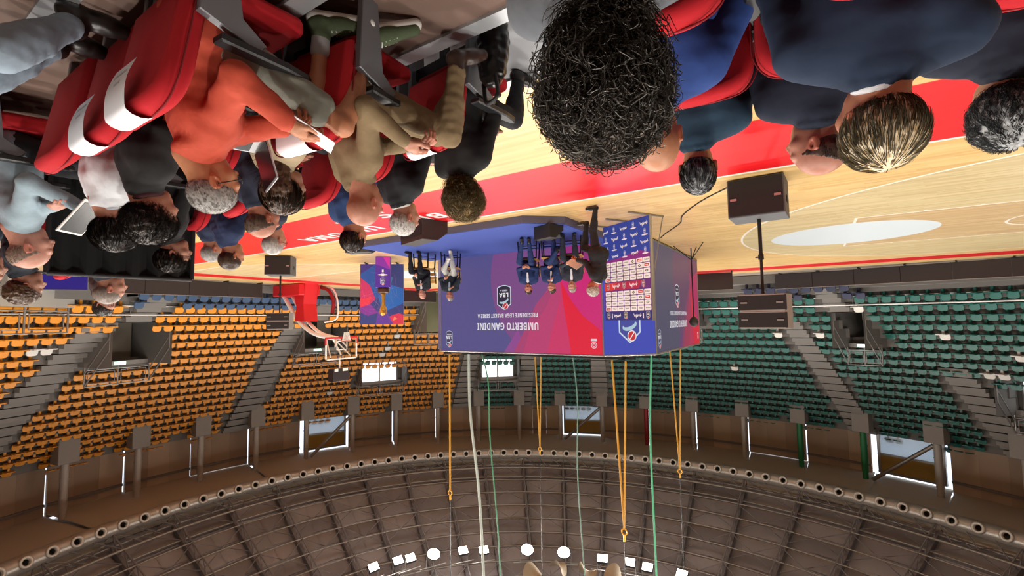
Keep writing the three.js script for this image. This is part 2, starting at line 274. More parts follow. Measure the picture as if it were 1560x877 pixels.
// ---------------------------------------------------------------- roof: shallow dome, panels, ribs, rings
const domeP = (t, r, dy = 0) => V(13.5 + 25.3 * r * Math.cos(t), 13.85 + 6.8 * (1 - r * r) + dy, -5.96 + 22.6 * r * Math.sin(t));
{
  const roof = sgroup('ceiling', 'dark shallow dome roof on trussed ribs and ring pipes', 'ceiling');
  const q = []; for (let i = 0; i < 96; i++) for (let j = 0; j < 12; j++) { const a = i / 96 * Math.PI * 2, b = (i + 1) / 96 * Math.PI * 2, r = (j) / 12 * 1.04, s = (j + 1) / 12 * 1.04; q.push([domeP(a, r, 0.35), domeP(b, r, 0.35), domeP(b, s, 0.35), domeP(a, s, 0.35)]); }
  mesh('roof_shell', quads(q), M.roof, roof);
  const tones = ['#888386', '#7b7679', '#918c8f'].map((c) => mat(c, 0.85)), rings = [1.0, 0.955, 0.91, 0.865, 0.82, 0.775, 0.73, 0.685, 0.64, 0.595, 0.55, 0.5, 0.45];
  const bays = []; for (let i = -1; i < 21; i++) bays.push(i);
  for (const i of bays) for (let j = 0; j < rings.length - 1; j++) {
    const a = COL0 + BAY * (i + 0.06), b = COL0 + BAY * (i + 0.94), r = rings[j] - 0.004, s = rings[j + 1] + 0.004, m = (a + b) / 2;
    const P = (t, rr2, d) => domeP(t, rr2, d), d = 0.2, u = 0.35;
    mesh('roof_panel', quads([[P(a, r, d), P(m, r, d), P(m, s, d), P(a, s, d)], [P(m, r, d - 0.02), P(b, r, d - 0.02), P(b, s, d - 0.02), P(m, s, d - 0.02)], [P(a, r, d), P(b, r, d), P(b, r, u), P(a, r, u)], [P(a, s, d), P(b, s, d), P(b, s, u), P(a, s, u)]]), tones[(i * 7 + j * 5 + 21) % 3], roof);
  }
  for (const i of bays) {
    const t = COL0 + BAY * i, g = [];
    for (let j = 0; j < rings.length - 1; j++) {
      g.push(bar(domeP(t, rings[j], 0.02), domeP(t, rings[j + 1], 0.02), 0.16, 0.3), rod(domeP(t, rings[j], -0.75), domeP(t, rings[j + 1], -0.75), 0.045, 6));
      g.push(rod(domeP(t, rings[j], -0.75), domeP(t, (rings[j] + rings[j + 1]) / 2, 0), 0.03, 5), rod(domeP(t, rings[j + 1], -0.75), domeP(t, (rings[j] + rings[j + 1]) / 2, 0), 0.03, 5));
    }
    mesh('rib_truss', g, M.rib, roof);
    const w = []; for (let j = 0; j < rings.length - 1; j += 2) { const b = COL0 + BAY * (i + 1); w.push(rod(domeP(t, rings[j], -0.7), domeP(b, rings[j + 1], -0.05), 0.025, 5), rod(domeP(b, rings[j], -0.7), domeP(t, rings[j + 1], -0.05), 0.025, 5)); }
    mesh('cross_brace', w, M.rib, roof);
  }
  rings.forEach((r, j) => {
    const pts = []; for (let i = 0; i <= 110; i++) pts.push(domeP(lerp(-2.8, 0.5, i / 110), r, -0.75));
    mesh('ring_pipe', new THREE.TubeGeometry(new THREE.CatmullRomCurve3(pts), 220, j === 0 ? 0.09 : j === 1 ? 0.075 : 0.042, 6), M.pipe, roof);
    if (j < 2) { const p2 = pts.map((p) => p.clone().setY(p.y + 0.7)); mesh('ring_pipe', new THREE.TubeGeometry(new THREE.CatmullRomCurve3(p2), 220, 0.06, 6), M.pipe, roof); }
  });
  const ed = []; for (let i = -1; i < 21; i++) for (let s = 0; s < 3; s++) { const a = COL0 + BAY * (i + s / 3), b = COL0 + BAY * (i + (s + 1) / 3); ed.push(rod(domeP(a, 1, -0.75), domeP(b, 0.955, -0.75), 0.03, 5), rod(domeP(b, 1, -0.05), domeP((a + b) / 2, 0.955, -0.75), 0.03, 5)); }
  mesh('edge_lattice', ed, M.rib, roof);
}
// ---------------------------------------------------------------- floodlights hung in a ring from the dome, plus unseen fill lamps behind the camera
{
  const seenLamps = [[28.4, -11.0, 0], [27.75, -12.25, 0], [27.35, -12.85, 0], [26.45, -13.85, 1], [25.25, -15.15, 0], [24.2, -15.85, 0], [21.95, -17.2, 1], [19.9, -18.05, 1], [17.7, -18.65, 0], [16.2, -19.05, 0], [15.2, -19.05, 0], [13.4, -19.3, 0]];
  const all = [...seenLamps.map((l) => [...l, 1]), [11.0, -19.3, 1, 0], [6.0, -18, 0, 0], [2, -15.0, 1, 0], [-1.5, -10, 0, 0], [-2, -5, 1, 0], [0, 0, 0, 0], [3, 8.5, 1, 0], [9, 10.5, 1, 0], [15, 10.8, 1, 0], [21, 8.5, 1, 0], [26, 1, 1, 0], [28.8, -4, 0, 0], [29, -7.5, 1, 0]];  // lamps out of view; the rear ones are set behind the camera as added fill
  const face = new THREE.MeshStandardMaterial({ color: '#ffffff', emissive: '#fff6e8', emissiveIntensity: 9 });
  all.forEach(([x, z, big, vis], i) => {
    const l = thing('floodlight', big ? 'large round floodlight glowing white below the roof ring' : 'square floodlight glowing white on the lighting ring', 'lamp', [x, 16.0, z], Math.atan2(14 - x, -7.5 - z), big ? 'large floodlights' : 'square floodlights');
    const s = big ? 0.42 : 0.3, tilt = 0.62;                          // the face looks down and inwards
    const housing = big ? xf(lathe([[0.02, 0.34], [0.2, 0.3], [s * 0.8, 0.1], [s, 0], [s, -0.05], [s - 0.03, -0.05], [s - 0.05, 0.02], [0.02, 0.02]], 20), 0, 0, 0, -tilt * 0.75, 0, 0) : xf(join([rbox(s * 2, 0.2, s * 1.6, 0.04, 0, 0.12, 0), box(s * 1.5, 0.1, s, 0, 0.26, 0)]), 0, 0, 0, -tilt, 0, 0);
    mesh('housing', housing, M.darkMetal, l);
    mesh('lens', big ? xf(new THREE.CylinderGeometry(s - 0.05, s - 0.05, 0.03, 20), 0, -0.0, 0, -tilt * 0.75, 0, 0) : xf(box(s * 1.8, 0.03, s * 1.4, 0, 0.01, 0), 0, 0, 0, -tilt, 0, 0), face, l);
    mesh('bracket', [rod([-s, 0.1, 0], [-s, 0.75, -0.1], 0.025, 6), rod([s, 0.1, 0], [s, 0.75, -0.1], 0.025, 6), rod([-s - 0.4, 0.75, -0.1], [s + 0.4, 0.75, -0.1], 0.035, 6)], M.steel, l);
    const sp = new THREE.SpotLight('#fff7ee', FLOOD * (big ? 1.5 : 1) * (z > -2 ? 1.9 : 1), 0, 1.45, 1, 2); sp.castShadow = true; sp.shadow.radius = 14;  // unseen near-side lamps are boosted to brighten the audience
    const dir = V(14 - x, 0, -7.5 - z).normalize();
    sp.position.set(x + dir.x * 0.12, 15.86, z + dir.z * 0.12); sp.target.position.set(lerp(x, 14, z > -2 ? 0.35 : 0.72), 0, lerp(z, -6, z > -2 ? 0.3 : 0.72)); sp.name = 'flood_beam'; const spill = new THREE.PointLight('#fff7ee', FLOOD * 0.07, 0, 2); spill.position.set(x + dir.x * 0.5, 15.7, z + dir.z * 0.5); spill.castShadow = true; spill.shadow.radius = 14; spill.name = 'flood_spill'; scene.add(sp, sp.target, spill);
  });
}
// ---------------------------------------------------------------- seats of the grandstand
const seatShape = (() => {
  const back = prism([[-0.19, 0.2], [-0.215, 0.3], [-0.215, 0.42], [-0.17, 0.5], [-0.1, 0.52], [0.1, 0.52], [0.17, 0.5], [0.215, 0.42], [0.215, 0.3], [0.19, 0.2]], 0.035, 0.006); xf(back, 0, 0.02, -0.14, -0.2);
  const pan = xf(prism([[-0.2, 0], [-0.215, 0.2], [-0.19, 0.33], [-0.12, 0.37], [0.12, 0.37], [0.19, 0.33], [0.215, 0.2], [0.2, 0]], 0.04, 0.006), 0, 0.26, -0.14, Math.PI / 2 - 0.08);
  return join([back, pan, box(0.1, 0.22, 0.08, 0, 0.11, -0.06)]);
})();
const camDir = V(Math.sin(0.575), 0, -Math.cos(0.575)), camRight = V(Math.cos(0.575), 0, Math.sin(0.575));
function inFrame(p) { const d = p.clone().sub(camera.position), z = d.dot(camDir); return z > 2 && Math.abs(d.dot(camRight) / z) < 1.16; }
const WHITE = [[-1.874, 4], [-1.965, 4], [-2.129, 1], [-2.219, 4], [-1.679, 9], [-2.309, 6], [-2.249, 8], [-2.264, 8], [0.383, 4], [0.366, 4], [-0.517, 4], [-0.517, 6], [-0.502, 7], [-0.39, 13]];
{
  const kinds = { orange: [], green: [], blue: [], navy: [] };
  for (let k = -2; k <= ROWS; k++) {
    let t = T0 + 0.02 + (k % 2) * 0.004;
    while (t < T1 - 0.01) {
      const y = k === -2 ? 0.425 : k === -1 ? 0.805 : tierY(k), p = rowP(t, k, y), step = 0.52 / rowP(t + 0.01, k).distanceTo(rowP(t, k)) * 0.01;
      const o = rowP(t, k + 1).sub(rowP(t, k)).setY(0), turn = Math.atan2(-o.x, -o.z);
      const blocked = inPortal(t, k) || inPortal(t - 0.012, k) || inPortal(t + 0.012, k) || PORTALS.some((q) => t > q.a - 0.01 && t < q.b + 0.01 && k >= q.k1 - 1 && k < q.k1) || inAisle(t, k, 0.012);
      if (!blocked && inFrame(p)) {
        if (k < 0) { if (t < -1.86 && t > -2.16) kinds.navy.push([p, turn]); else if ((t > -0.46 && t < 0.3)) kinds.blue.push([p, turn]); }
        else if (!(k === ROWS && Math.sin((t - COL0) * 48) > 0.2) && !(k === ROWS - 1 && Math.sin((t - COL0) * 48) > 0.8)) kinds[t > -0.795 ? 'orange' : 'green'].push([p, turn, t, k]);
      }
      t += step;
    }
  }
  const white = [];
  for (const c of ['orange', 'green']) for (const [t, k] of WHITE) { let best = -1, bd = 0.02; kinds[c].forEach((s, i) => { if (s[3] === k && Math.abs(s[2] - t) < bd) { bd = Math.abs(s[2] - t); best = i; } }); if (best >= 0) white.push(kinds[c].splice(best, 1)[0]); }
  const def = { orange: ['#e3951f', 'orange plastic seat in the curved rows of the stand', 'orange stand seats'], green: ['#0d5f55', 'dark green plastic seat in the curved rows of the stand', 'green stand seats'], blue: ['#3a5474', 'steel blue plastic seat on the floor rows behind the black boards', 'blue floor seats'], navy: ['#262c49', 'navy plastic seat on the floor rows below the green stand', 'navy floor seats'] };
  for (const [c, [col, label, group]] of Object.entries(def)) {
    const m = mat(col, 0.42), list = kinds[c].sort((a, b) => a[0].distanceTo(camera.position) - b[0].distanceTo(camera.position));
    list.slice(0, 300).forEach(([p, turn]) => { const s = mesh(c + '_stadium_seat', seatShape, m); s.position.copy(p); s.rotation.y = turn; tag(s, label, 'seat', group); });
    const rest = list.slice(300);
    if (rest.length) {
      const im = new THREE.InstancedMesh(seatShape, m, rest.length); im.name = numbered(c + '_seat_rows'); const d = new THREE.Object3D();
      rest.forEach(([p, turn], i) => { d.position.copy(p); d.rotation.y = turn; d.updateMatrix(); im.setMatrixAt(i, d.matrix); });
      scene.add(im); tag(im, `upper rows of ${c === 'orange' ? 'orange' : 'dark green'} plastic seats below the columns`, 'seats', undefined, 'stuff');
    }
  }
  const wm = mat('#dcdad4', 0.6);
  white.forEach(([p, turn]) => { const s = mesh('white_stadium_seat', seatShape, wm); s.position.copy(p); s.rotation.y = turn; tag(s, 'odd white seat among the coloured seats of the stand', 'seat', 'white stand seats'); });
}
// ---------------------------------------------------------------- black advertising boards round the court
function board(a, b, h, label, m, segs) {
  const A = V(a[0], 0, a[1]), B = V(b[0], 0, b[1]), L = A.distanceTo(B), t = thing('led_board', label, 'board', [(a[0] + b[0]) / 2, 0, (a[1] + b[1]) / 2], Math.atan2(-(b[1] - a[1]), b[0] - a[0]));
  const n = segs || Math.max(1, Math.round(L / 1.6)); for (let i = 0; i < n; i++) { const w = L / n; mesh('panel', rbox(w - 0.01, h - 0.06, 0.12, 0.01, -L / 2 + w * (i + 0.5), h / 2 + 0.03, 0), m || M.boardBlack, t); }
  mesh('top_cap', box(L, 0.02, 0.14, 0, h + 0.01, 0), M.steel, t);
  for (let i = 0; i <= n; i++) mesh('foot', [box(0.06, 0.05, 0.5, -L / 2 + L * i / n * 0.98 + 0.03, 0.025, 0)], M.black, t);
  return t;
}
M.boardBlack = mat('#241d1f', 0.6);
board([-6, -15.9], [8.24, -19.15], 0.76, 'long black perimeter board below the green stand');
board([9.75, -15.9], [13.4, -15.5], 0.85, 'short black perimeter board with a white top beside the big screen');
board([31.05, 1.1], [30.85, -5.6], 0.76, 'long black perimeter board below the orange stand');
board([29.3, -12.4], [29.1, -17.0], 0.78, 'black perimeter board seen behind the seated panel chairs');
board([33.2, 4.4], [31.3, 1.25], 0.66, 'perimeter board lit violet and blue at the far end', new THREE.MeshStandardMaterial({ color: '#20185a', emissive: '#2a1c86', emissiveIntensity: 0.55 }));
// ---------------------------------------------------------------- the lowered scoreboard with its screens
function shield(c, x, y, w, h, dark = '#2c2740') {                   // league crest: pointed shield, letters, swoosh and ball
  c.save(); c.translate(x, y); c.lineJoin = 'round';
  c.beginPath(); c.moveTo(-w / 2, h * 0.42); c.lineTo(-w / 2, -h * 0.28); c.lineTo(0, -h * 0.5); c.lineTo(w / 2, -h * 0.28); c.lineTo(w / 2, h * 0.42); c.quadraticCurveTo(0, h * 0.6, -w / 2, h * 0.42); c.closePath();
  c.fillStyle = dark; c.fill(); c.lineWidth = w * 0.06; c.strokeStyle = '#dfeefa'; c.stroke();
  c.beginPath(); c.ellipse(0, -h * 0.14, w * 0.36, h * 0.1, -0.3, 0, 7); c.fillStyle = '#bcdcea'; c.fill(); c.beginPath(); c.ellipse(w * 0.02, -h * 0.1, w * 0.3, h * 0.06, -0.3, 0, 7); c.fillStyle = dark; c.fill();
  c.beginPath(); c.arc(-w * 0.1, -h * 0.36, w * 0.2, 0, 7); c.fillStyle = '#d9323c'; c.fill(); c.strokeStyle = '#ffffff'; c.lineWidth = w * 0.04; c.stroke(); c.beginPath(); c.moveTo(-w * 0.22, -h * 0.28); c.lineTo(w * 0.02, -h * 0.44); c.stroke();
  c.fillStyle = '#ffffff'; c.textAlign = 'center'; c.font = `bold ${h * 0.26}px sans-serif`; c.fillText('LBA', 0, h * 0.2); c.font = `bold ${h * 0.1}px sans-serif`; c.fillText('SERIE A', 0, h * 0.34);
  c.restore();
}
function frontScreen(c, W, H, k) {
  const P = (l) => l.map(([x, y]) => [x * W, y * H]);
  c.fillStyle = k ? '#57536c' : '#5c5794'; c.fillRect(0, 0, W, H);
  const col = k ? ['#6a4a68', '#8a4468', '#a83a5c', '#c03058', '#e01f3c', '#b82c66', '#70407a'] : ['#84508f', '#b8467a', '#c9447a', '#dc3a70', '#f51d3f', '#df2a7e', '#9a4f9c'];  // with k, a duller palette paints in the dimming of a screen seen edge-on
  c.beginPath(); c.ellipse(W * 0.3, H * 0.72, W * 0.34, H * 0.75, 0, 0, 7); c.fillStyle = col[0]; c.fill();
  poly(c, col[6], P([[0.42, 0], [0.56, 0], [0.47, 0.22]]));
  poly(c, col[1], P([[0, 0], [0.5, 0], [0.42, 0.24], [0.36, 0.45], [0.22, 0.72], [0, 1]]));
  poly(c, col[2], P([[0, 0], [0.44, 0], [0.4, 0.2], [0.3, 0.42], [0.215, 0.72], [0, 0.8]]));
  poly(c, col[3], P([[0, 0], [0.3, 0], [0.27, 0.2], [0.22, 0.48], [0.21, 0.7], [0, 0.7]]));
  poly(c, col[5], P([[0, 0.1], [0.08, 0.3], [0.16, 0.42], [0.215, 0.62], [0.23, 0.82], [0.12, 1], [0, 1]]));
  poly(c, col[4], P([[0, 0], [0.165, 0], [0.18, 0.2], [0.2, 0.42], [0.216, 0.66], [0.16, 0.48], [0.1, 0.34], [0, 0.2]]));
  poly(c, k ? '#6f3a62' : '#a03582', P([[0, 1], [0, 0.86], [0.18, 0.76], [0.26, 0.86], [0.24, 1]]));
  c.fillStyle = '#f4f1f6'; c.textAlign = 'center';
  c.font = `bold ${H * 0.095}px sans-serif`; c.save(); c.translate(W * 0.54, H * 0.285); c.scale(0.395 * W / c.measureText('UMBERTO GANDINI').width, 1); c.fillText('UMBERTO GANDINI', 0, 0); c.restore();
  c.font = `bold ${H * 0.052}px sans-serif`; c.save(); c.translate(W * 0.54, H * 0.375); c.scale(0.385 * W / c.measureText('PRESIDENTE LEGA BASKET SERIE A').width, 1); c.fillText('PRESIDENTE LEGA BASKET SERIE A', 0, 0); c.restore();
  shield(c, W * 0.555, H * 0.53, W * 0.085, H * 0.23);
  shield(c, W * 0.94, H * 0.12, W * 0.045, H * 0.17, '#4a3f66'); c.strokeStyle = '#f3dfe6'; c.lineWidth = W * 0.004; for (const r of [0.5, 1]) { c.beginPath(); c.arc(W * 0.045, H * 0.085, W * 0.014 * r, 0, 7); c.stroke(); } c.fillStyle = '#f3dfe6'; c.fillRect(W * 0.03, H * 0.12, W * 0.03, H * 0.02);
  for (let i = 0; i < 9000; i++) { c.fillStyle = `rgba(0,0,0,${rr(0, 0.1)})`; c.fillRect(rnd() * W, rnd() * H, 2, 2); }
}
{
  const cube = thing('scoreboard', 'eight sided video scoreboard lowered onto the floor behind the stage', 'scoreboard', [14, 0, -7.5]);
  const h = 3.8, e = 2.75, H = 3.08, pts = [[-e, h], [e, h], [h, e], [h, -e], [e, -h], [-e, -h], [-h, -e], [-h, e]];
  const core = prism(pts.map(([x, z]) => [x * 0.985, z * 0.985]), H - 0.1, 0); core.rotateX(Math.PI / 2); core.translate(0, H - 0.02, 0); mesh('body', core, M.darkMetal, cube);
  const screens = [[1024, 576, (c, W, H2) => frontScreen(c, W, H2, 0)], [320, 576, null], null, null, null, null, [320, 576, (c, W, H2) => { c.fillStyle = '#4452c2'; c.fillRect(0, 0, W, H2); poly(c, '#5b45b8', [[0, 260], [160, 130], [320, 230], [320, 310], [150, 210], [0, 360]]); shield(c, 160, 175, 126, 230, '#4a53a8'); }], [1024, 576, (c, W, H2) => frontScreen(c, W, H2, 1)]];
  const faces = [[0, 1, 0], [1, 2, 1], [6, 7, 7], [7, 0, 6]];
  for (const [a, b, s] of faces) {
    const A = pts[a], B = pts[b], w = Math.hypot(A[0] - B[0], A[1] - B[1]), g = new THREE.PlaneGeometry(w - 0.02, H - 0.06); const turn = Math.atan2((A[0] + B[0]) / 2, (A[1] + B[1]) / 2);
    xf(g, (A[0] + B[0]) / 2, H / 2 + 0.02, (A[1] + B[1]) / 2, 0, turn, 0);
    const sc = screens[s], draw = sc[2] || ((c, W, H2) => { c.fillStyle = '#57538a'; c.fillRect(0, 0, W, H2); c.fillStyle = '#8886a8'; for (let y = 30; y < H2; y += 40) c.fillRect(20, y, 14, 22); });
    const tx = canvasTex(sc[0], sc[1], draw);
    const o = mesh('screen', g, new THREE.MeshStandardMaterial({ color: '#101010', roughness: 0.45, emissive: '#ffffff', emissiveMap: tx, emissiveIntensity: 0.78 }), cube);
    o.userData.label = s === 0 ? 'wide screen with a name in white on pink and violet shapes' : s === 6 ? 'narrow blue corner screen with a crest' : 'side screen of the scoreboard';
  }
  mesh('edge_trim', pts.map((p, i) => { const n = pts[(i + 1) % 8]; return [rod([p[0], 0.02, p[1]], [p[0], H, p[1]], 0.02, 6), rod([p[0], H, p[1]], [n[0], H, n[1]], 0.025, 6), rod([p[0], 0.05, p[1]], [n[0], 0.05, n[1]], 0.03, 6)]; }), M.steel, cube);
  const fr = []; for (const s of [-3, 3]) fr.push(bar([-3.3, H + 0.08, s], [3.3, H + 0.08, s], 0.12), bar([s, H + 0.08, -3.3], [s, H + 0.08, 3.3], 0.12)); mesh('lifting_frame', fr, M.darkMetal, cube);
}
{ // four chain hoists, their slings and hooks, and the loose cables
  const names = ['front left', 'front right', 'rear right', 'rear left'];
  [[11.12, -4.45, 7.65, 1], [17.05, -4.45, 7.75, 0], [17.05, -10.45, 7.75, 1], [11.12, -10.45, 7.75, 1]].forEach(([x, z, y, pair], i) => {
    const t = thing('hoist_sling', `yellow lifting sling with hook and chain over the ${['screen corner beside the blue panel', 'screen corner beside the trophy banner', 'hidden rear screen corner', 'rear screen corner past the lamp'][i]}`, 'sling', [x, 3.25, z]);
    const ym = mat('#c9942c', 0.6), s = Math.sign(14 - x) * 0.3;
    mesh('strap', pair ? [rod([-0.22, 0, 0.12], [0, y - 3.3, 0], 0.028, 6), rod([0.22, 0, -0.05], [0, y - 3.3, 0], 0.028, 6)] : [rod([0, 0, 0], [0, y - 3.3, 0], 0.03, 6)], ym, t);
    mesh('hook', [xf(new THREE.TorusGeometry(0.075, 0.022, 6, 14), 0, y - 3.22, 0), rod([0, y - 3.14, 0], [0, y - 2.98, 0], 0.035, 6)], mat('#d8a02c', 0.4, 0.3), t);
    mesh('chain', [rod([0, y - 3, 0], [0, 14.6, 0], 0.014, 5)], M.darkMetal, t);
  });
  const cable = (name, label, pts, r, col) => tag(mesh(name, pipe(pts, r, 6, 60), mat(col, 0.6)), label, 'cable');
  cable('data_cable', 'thick pale grey cable hanging down to the screen top', [[16.9, 3.1, -5.3], [16.82, 5.2, -5.25], [16.5, 8, -5.3], [16.2, 12, -5.2], [15.9, 18.6, -5.2]], 0.045, '#b9c6bd');
  cable('power_cable', 'thin green cable hanging next to the thick pale cable', [[16.6, 3.1, -5.6], [16.3, 4.2, -5.6], [16.25, 6, -5.6], [15.9, 10, -5.6], [15.8, 18.5, -5.6]], 0.022, '#4f9a72');
  cable('power_cable', 'thin grey green cable rising behind the middle of the screen', [[13.35, 3.1, -6.2], [13.2, 4.6, -6.2], [13.25, 7, -6.2], [13, 12, -6.2], [12.95, 18.8, -6.2]], 0.02, '#6f9484');
  cable('power_cable', 'bright green cable rising from the left screen corner', [[10.4, 3.1, -4.95], [10.5, 5, -4.95], [10.48, 8, -4.95], [10.42, 12, -4.95], [10.35, 18.6, -4.95]], 0.026, '#4fb486');
}
// ---------------------------------------------------------------- stage
{
  const st = thing('stage', 'low platform with a blue carpet and dark grey skirt', 'stage', [0, 0, 0]);
  const o = [[10.93, -1.0], [11.6, -0.4], [16.75, -0.4], [17.2, -3.66], [10.93, -3.66]], sh = (d, y0, y1) => { const g = prism(o.map(([x, z]) => [x + (x < 14 ? d : -d), -(z + (z > -1.5 ? -d : 0))]), y1 - y0, 0); g.rotateX(-Math.PI / 2); g.translate(0, y0, 0); return g; };
  mesh('skirt', sh(0, 0, 0.15), mat('#5a576c', 0.8), st); mesh('carpet', sh(0.02, 0.15, 0.162), mat('#3c4f9c', 0.95), st);
}
function stageChair(x, z, turn, label) {
  const c = thing('stage_chair', label, 'chair', [x, 0.162, z], turn, 'chairs on the stage');
  for (const [a, b] of [[-1, 1], [1, 1], [-1, -1], [1, -1]]) mesh('leg', [bar([a * 0.24, 0, b * 0.22], [a * 0.22, 0.44, b * 0.2], 0.03)], M.black, c);
  mesh('stretcher', [bar([-0.24, 0.12, -0.21], [0.24, 0.12, -0.21], 0.022), bar([-0.24, 0.12, 0.21], [0.24, 0.12, 0.21], 0.022), bar([-0.22, 0.42, 0.2], [0.22, 0.42, 0.2], 0.025), bar([-0.22, 0.42, -0.2], [0.22, 0.42, -0.2], 0.025), bar([-0.2, 0.42, -0.22], [-0.21, 0.86, -0.3], 0.025), bar([0.2, 0.42, -0.22], [0.21, 0.86, -0.3], 0.025)], M.black, c);
  mesh('seat', [rbox(0.5, 0.035, 0.48, 0.012, 0, 0.455, 0)], M.wood, c);
  for (const y of [0.58, 0.69, 0.8]) mesh('slat', [rbox(0.48, 0.095, 0.022, 0.008, 0, y, -0.235 - (y - 0.42) * 0.17, -0.17)], M.wood, c);
  return c;
}
const SIT = [[16.2, -2.35, -0.25], [15.42, -2.62, -0.5], [12.72, -2.5, -0.35], [12.1, -2.58, -0.4], [11.5, -2.5, -0.3]];
SIT.forEach(([x, z, t], i) => stageChair(x, z - 0.02, t, ['black frame wooden slat chair under the man at the stage end', 'black frame wooden slat chair under the man in pale trousers', 'black frame wooden slat chair under the man crossing his ankles', 'black frame wooden slat chair in the middle of the three panellists', 'black frame wooden slat chair nearest the man with papers'][i]));
// sponsor backdrop on feet
{
  const A = V(9.4, 0, -1.81), B = V(10.68, 0, -2.51), w = A.distanceTo(B), turn = Math.atan2(-(B.z - A.z), B.x - A.x);
  const b = thing('sponsor_backdrop', 'blue and red sponsor wall with grids of white logo boxes', 'backdrop', [(A.x + B.x) / 2, 0, (A.z + B.z) / 2], turn);
  const tex = canvasTex(700, 1024, (c, W, H) => {
    const g = c.createLinearGradient(0, 0, W, 0); g.addColorStop(0, '#3d2a86'); g.addColorStop(1, '#2a3aa8');
    c.fillStyle = '#2b2f7c'; c.fillRect(0, 0, W, H);
    c.fillStyle = '#5a2d86'; c.fillRect(0, 90, W, H); c.fillStyle = '#2c45b4'; c.fillRect(0, 640, W, H);
    poly(c, '#8a2a90', [[0, 610], [W, 560], [W, 640], [W * 0.6, 660], [W * 0.2, 700], [0, 660]]);
    poly(c, '#b5264c', [[0, 318], [W, 318], [W, 400], [0, 400]]); poly(c, '#d83a3a', [[W * 0.8, 318], [W, 318], [W, 400], [W * 0.7, 400]]); poly(c, '#6a2f80', [[0, 318], [W * 0.25, 318], [W * 0.18, 400], [0, 400]]);
    const script = (x, y, s) => { c.strokeStyle = '#f1f3fa'; c.lineWidth = s * 0.13; c.lineCap = 'round'; c.beginPath(); c.moveTo(x - s, y); for (let i = 0; i <= 16; i++) c.lineTo(x - s + i * s / 8, y + Math.sin(i * 2.1) * s * (i % 5 === 1 ? 0.42 : 0.2)); c.stroke(); };
    for (const [y0] of [[96], [410]]) for (let r = 0; r < 4; r++) for (let i = 0; i < 7; i++) {
      c.fillStyle = '#f4f3f3'; c.beginPath(); c.roundRect(14 + i * 97, y0 + r * 54, 88, 47, 8); c.fill();
      const k = (i * 3 + r * 5) % 8, x = 58 + i * 97, y = y0 + 24 + r * 54; c.fillStyle = k === 2 ? '#c9202c' : k === 5 ? '#222' : '#8a8f9a';
      if (k === 2) { c.fillRect(x - 30, y - 13, 60, 26); c.fillStyle = '#fff'; c.fillRect(x - 20, y - 3, 40, 6); } else if (k === 5) { c.beginPath(); c.moveTo(x - 22, y); c.lineTo(x, y - 15); c.lineTo(x + 22, y); c.lineTo(x, y + 15); c.fill(); c.fillStyle = '#fff'; c.fillRect(x - 8, y - 4, 16, 8); } else for (let q = 0; q < 5; q++) c.fillRect(x - 28 + q * 12, y - 6 - (q * k) % 4, 8, 12 + (q * k) % 5);
    }
    shield(c, 60, 48, 46, 70, '#3a3350'); shield(c, 375, 48, 52, 74, '#6a6030'); shield(c, 640, 48, 46, 70, '#3a3350'); script(205, 46, 52); script(505, 46, 52); c.fillStyle = '#eef'; c.fillRect(118, 20, 14, 50); c.fillRect(578, 20, 14, 50);
    shield(c, 110, 360, 40, 74, '#8a3048'); shield(c, 390, 360, 40, 74, '#8a3048'); shield(c, 640, 360, 40, 74, '#8a3048'); script(250, 360, 56); script(515, 360, 56);
    for (let r = 0; r < 4; r++) for (let i = 0; i < 5; i++) { const x = 70 + i * 148 + (r % 2) * 10, y = 680 + r * 92; if ((i + r) % 2) script(x, y, 50); else { shield(c, x, y + 12, 26, 60, '#5d6fc0'); c.fillStyle = '#eef'; c.beginPath(); c.ellipse(x, y - 22, 42, 8, 0, 0, 7); c.fill(); } }
  });
  const g = new THREE.PlaneGeometry(w, 2.14); xf(g, 0, 1.1, 0.026); mesh('printed_sheet', g, mat('#ffffff', 0.7, 0, { map: tex }), b);
  mesh('panel', [box(w, 2.14, 0.045, 0, 1.1, 0)], M.white, b);
  mesh('edge_strip', [box(0.02, 2.16, 0.06, -w / 2, 1.1, 0)], M.alu, b);
  for (const s of [-0.6, 0, 0.6]) mesh('foot', [bar([s * w * 0.8, 0.02, -0.4], [s * w * 0.8, 0.02, 0.55], 0.035, 0.03), rod([s * w * 0.8, 0.03, -0.38], [s * w * 0.8, 1.4, -0.04], 0.012, 6)], M.steel, b);
}
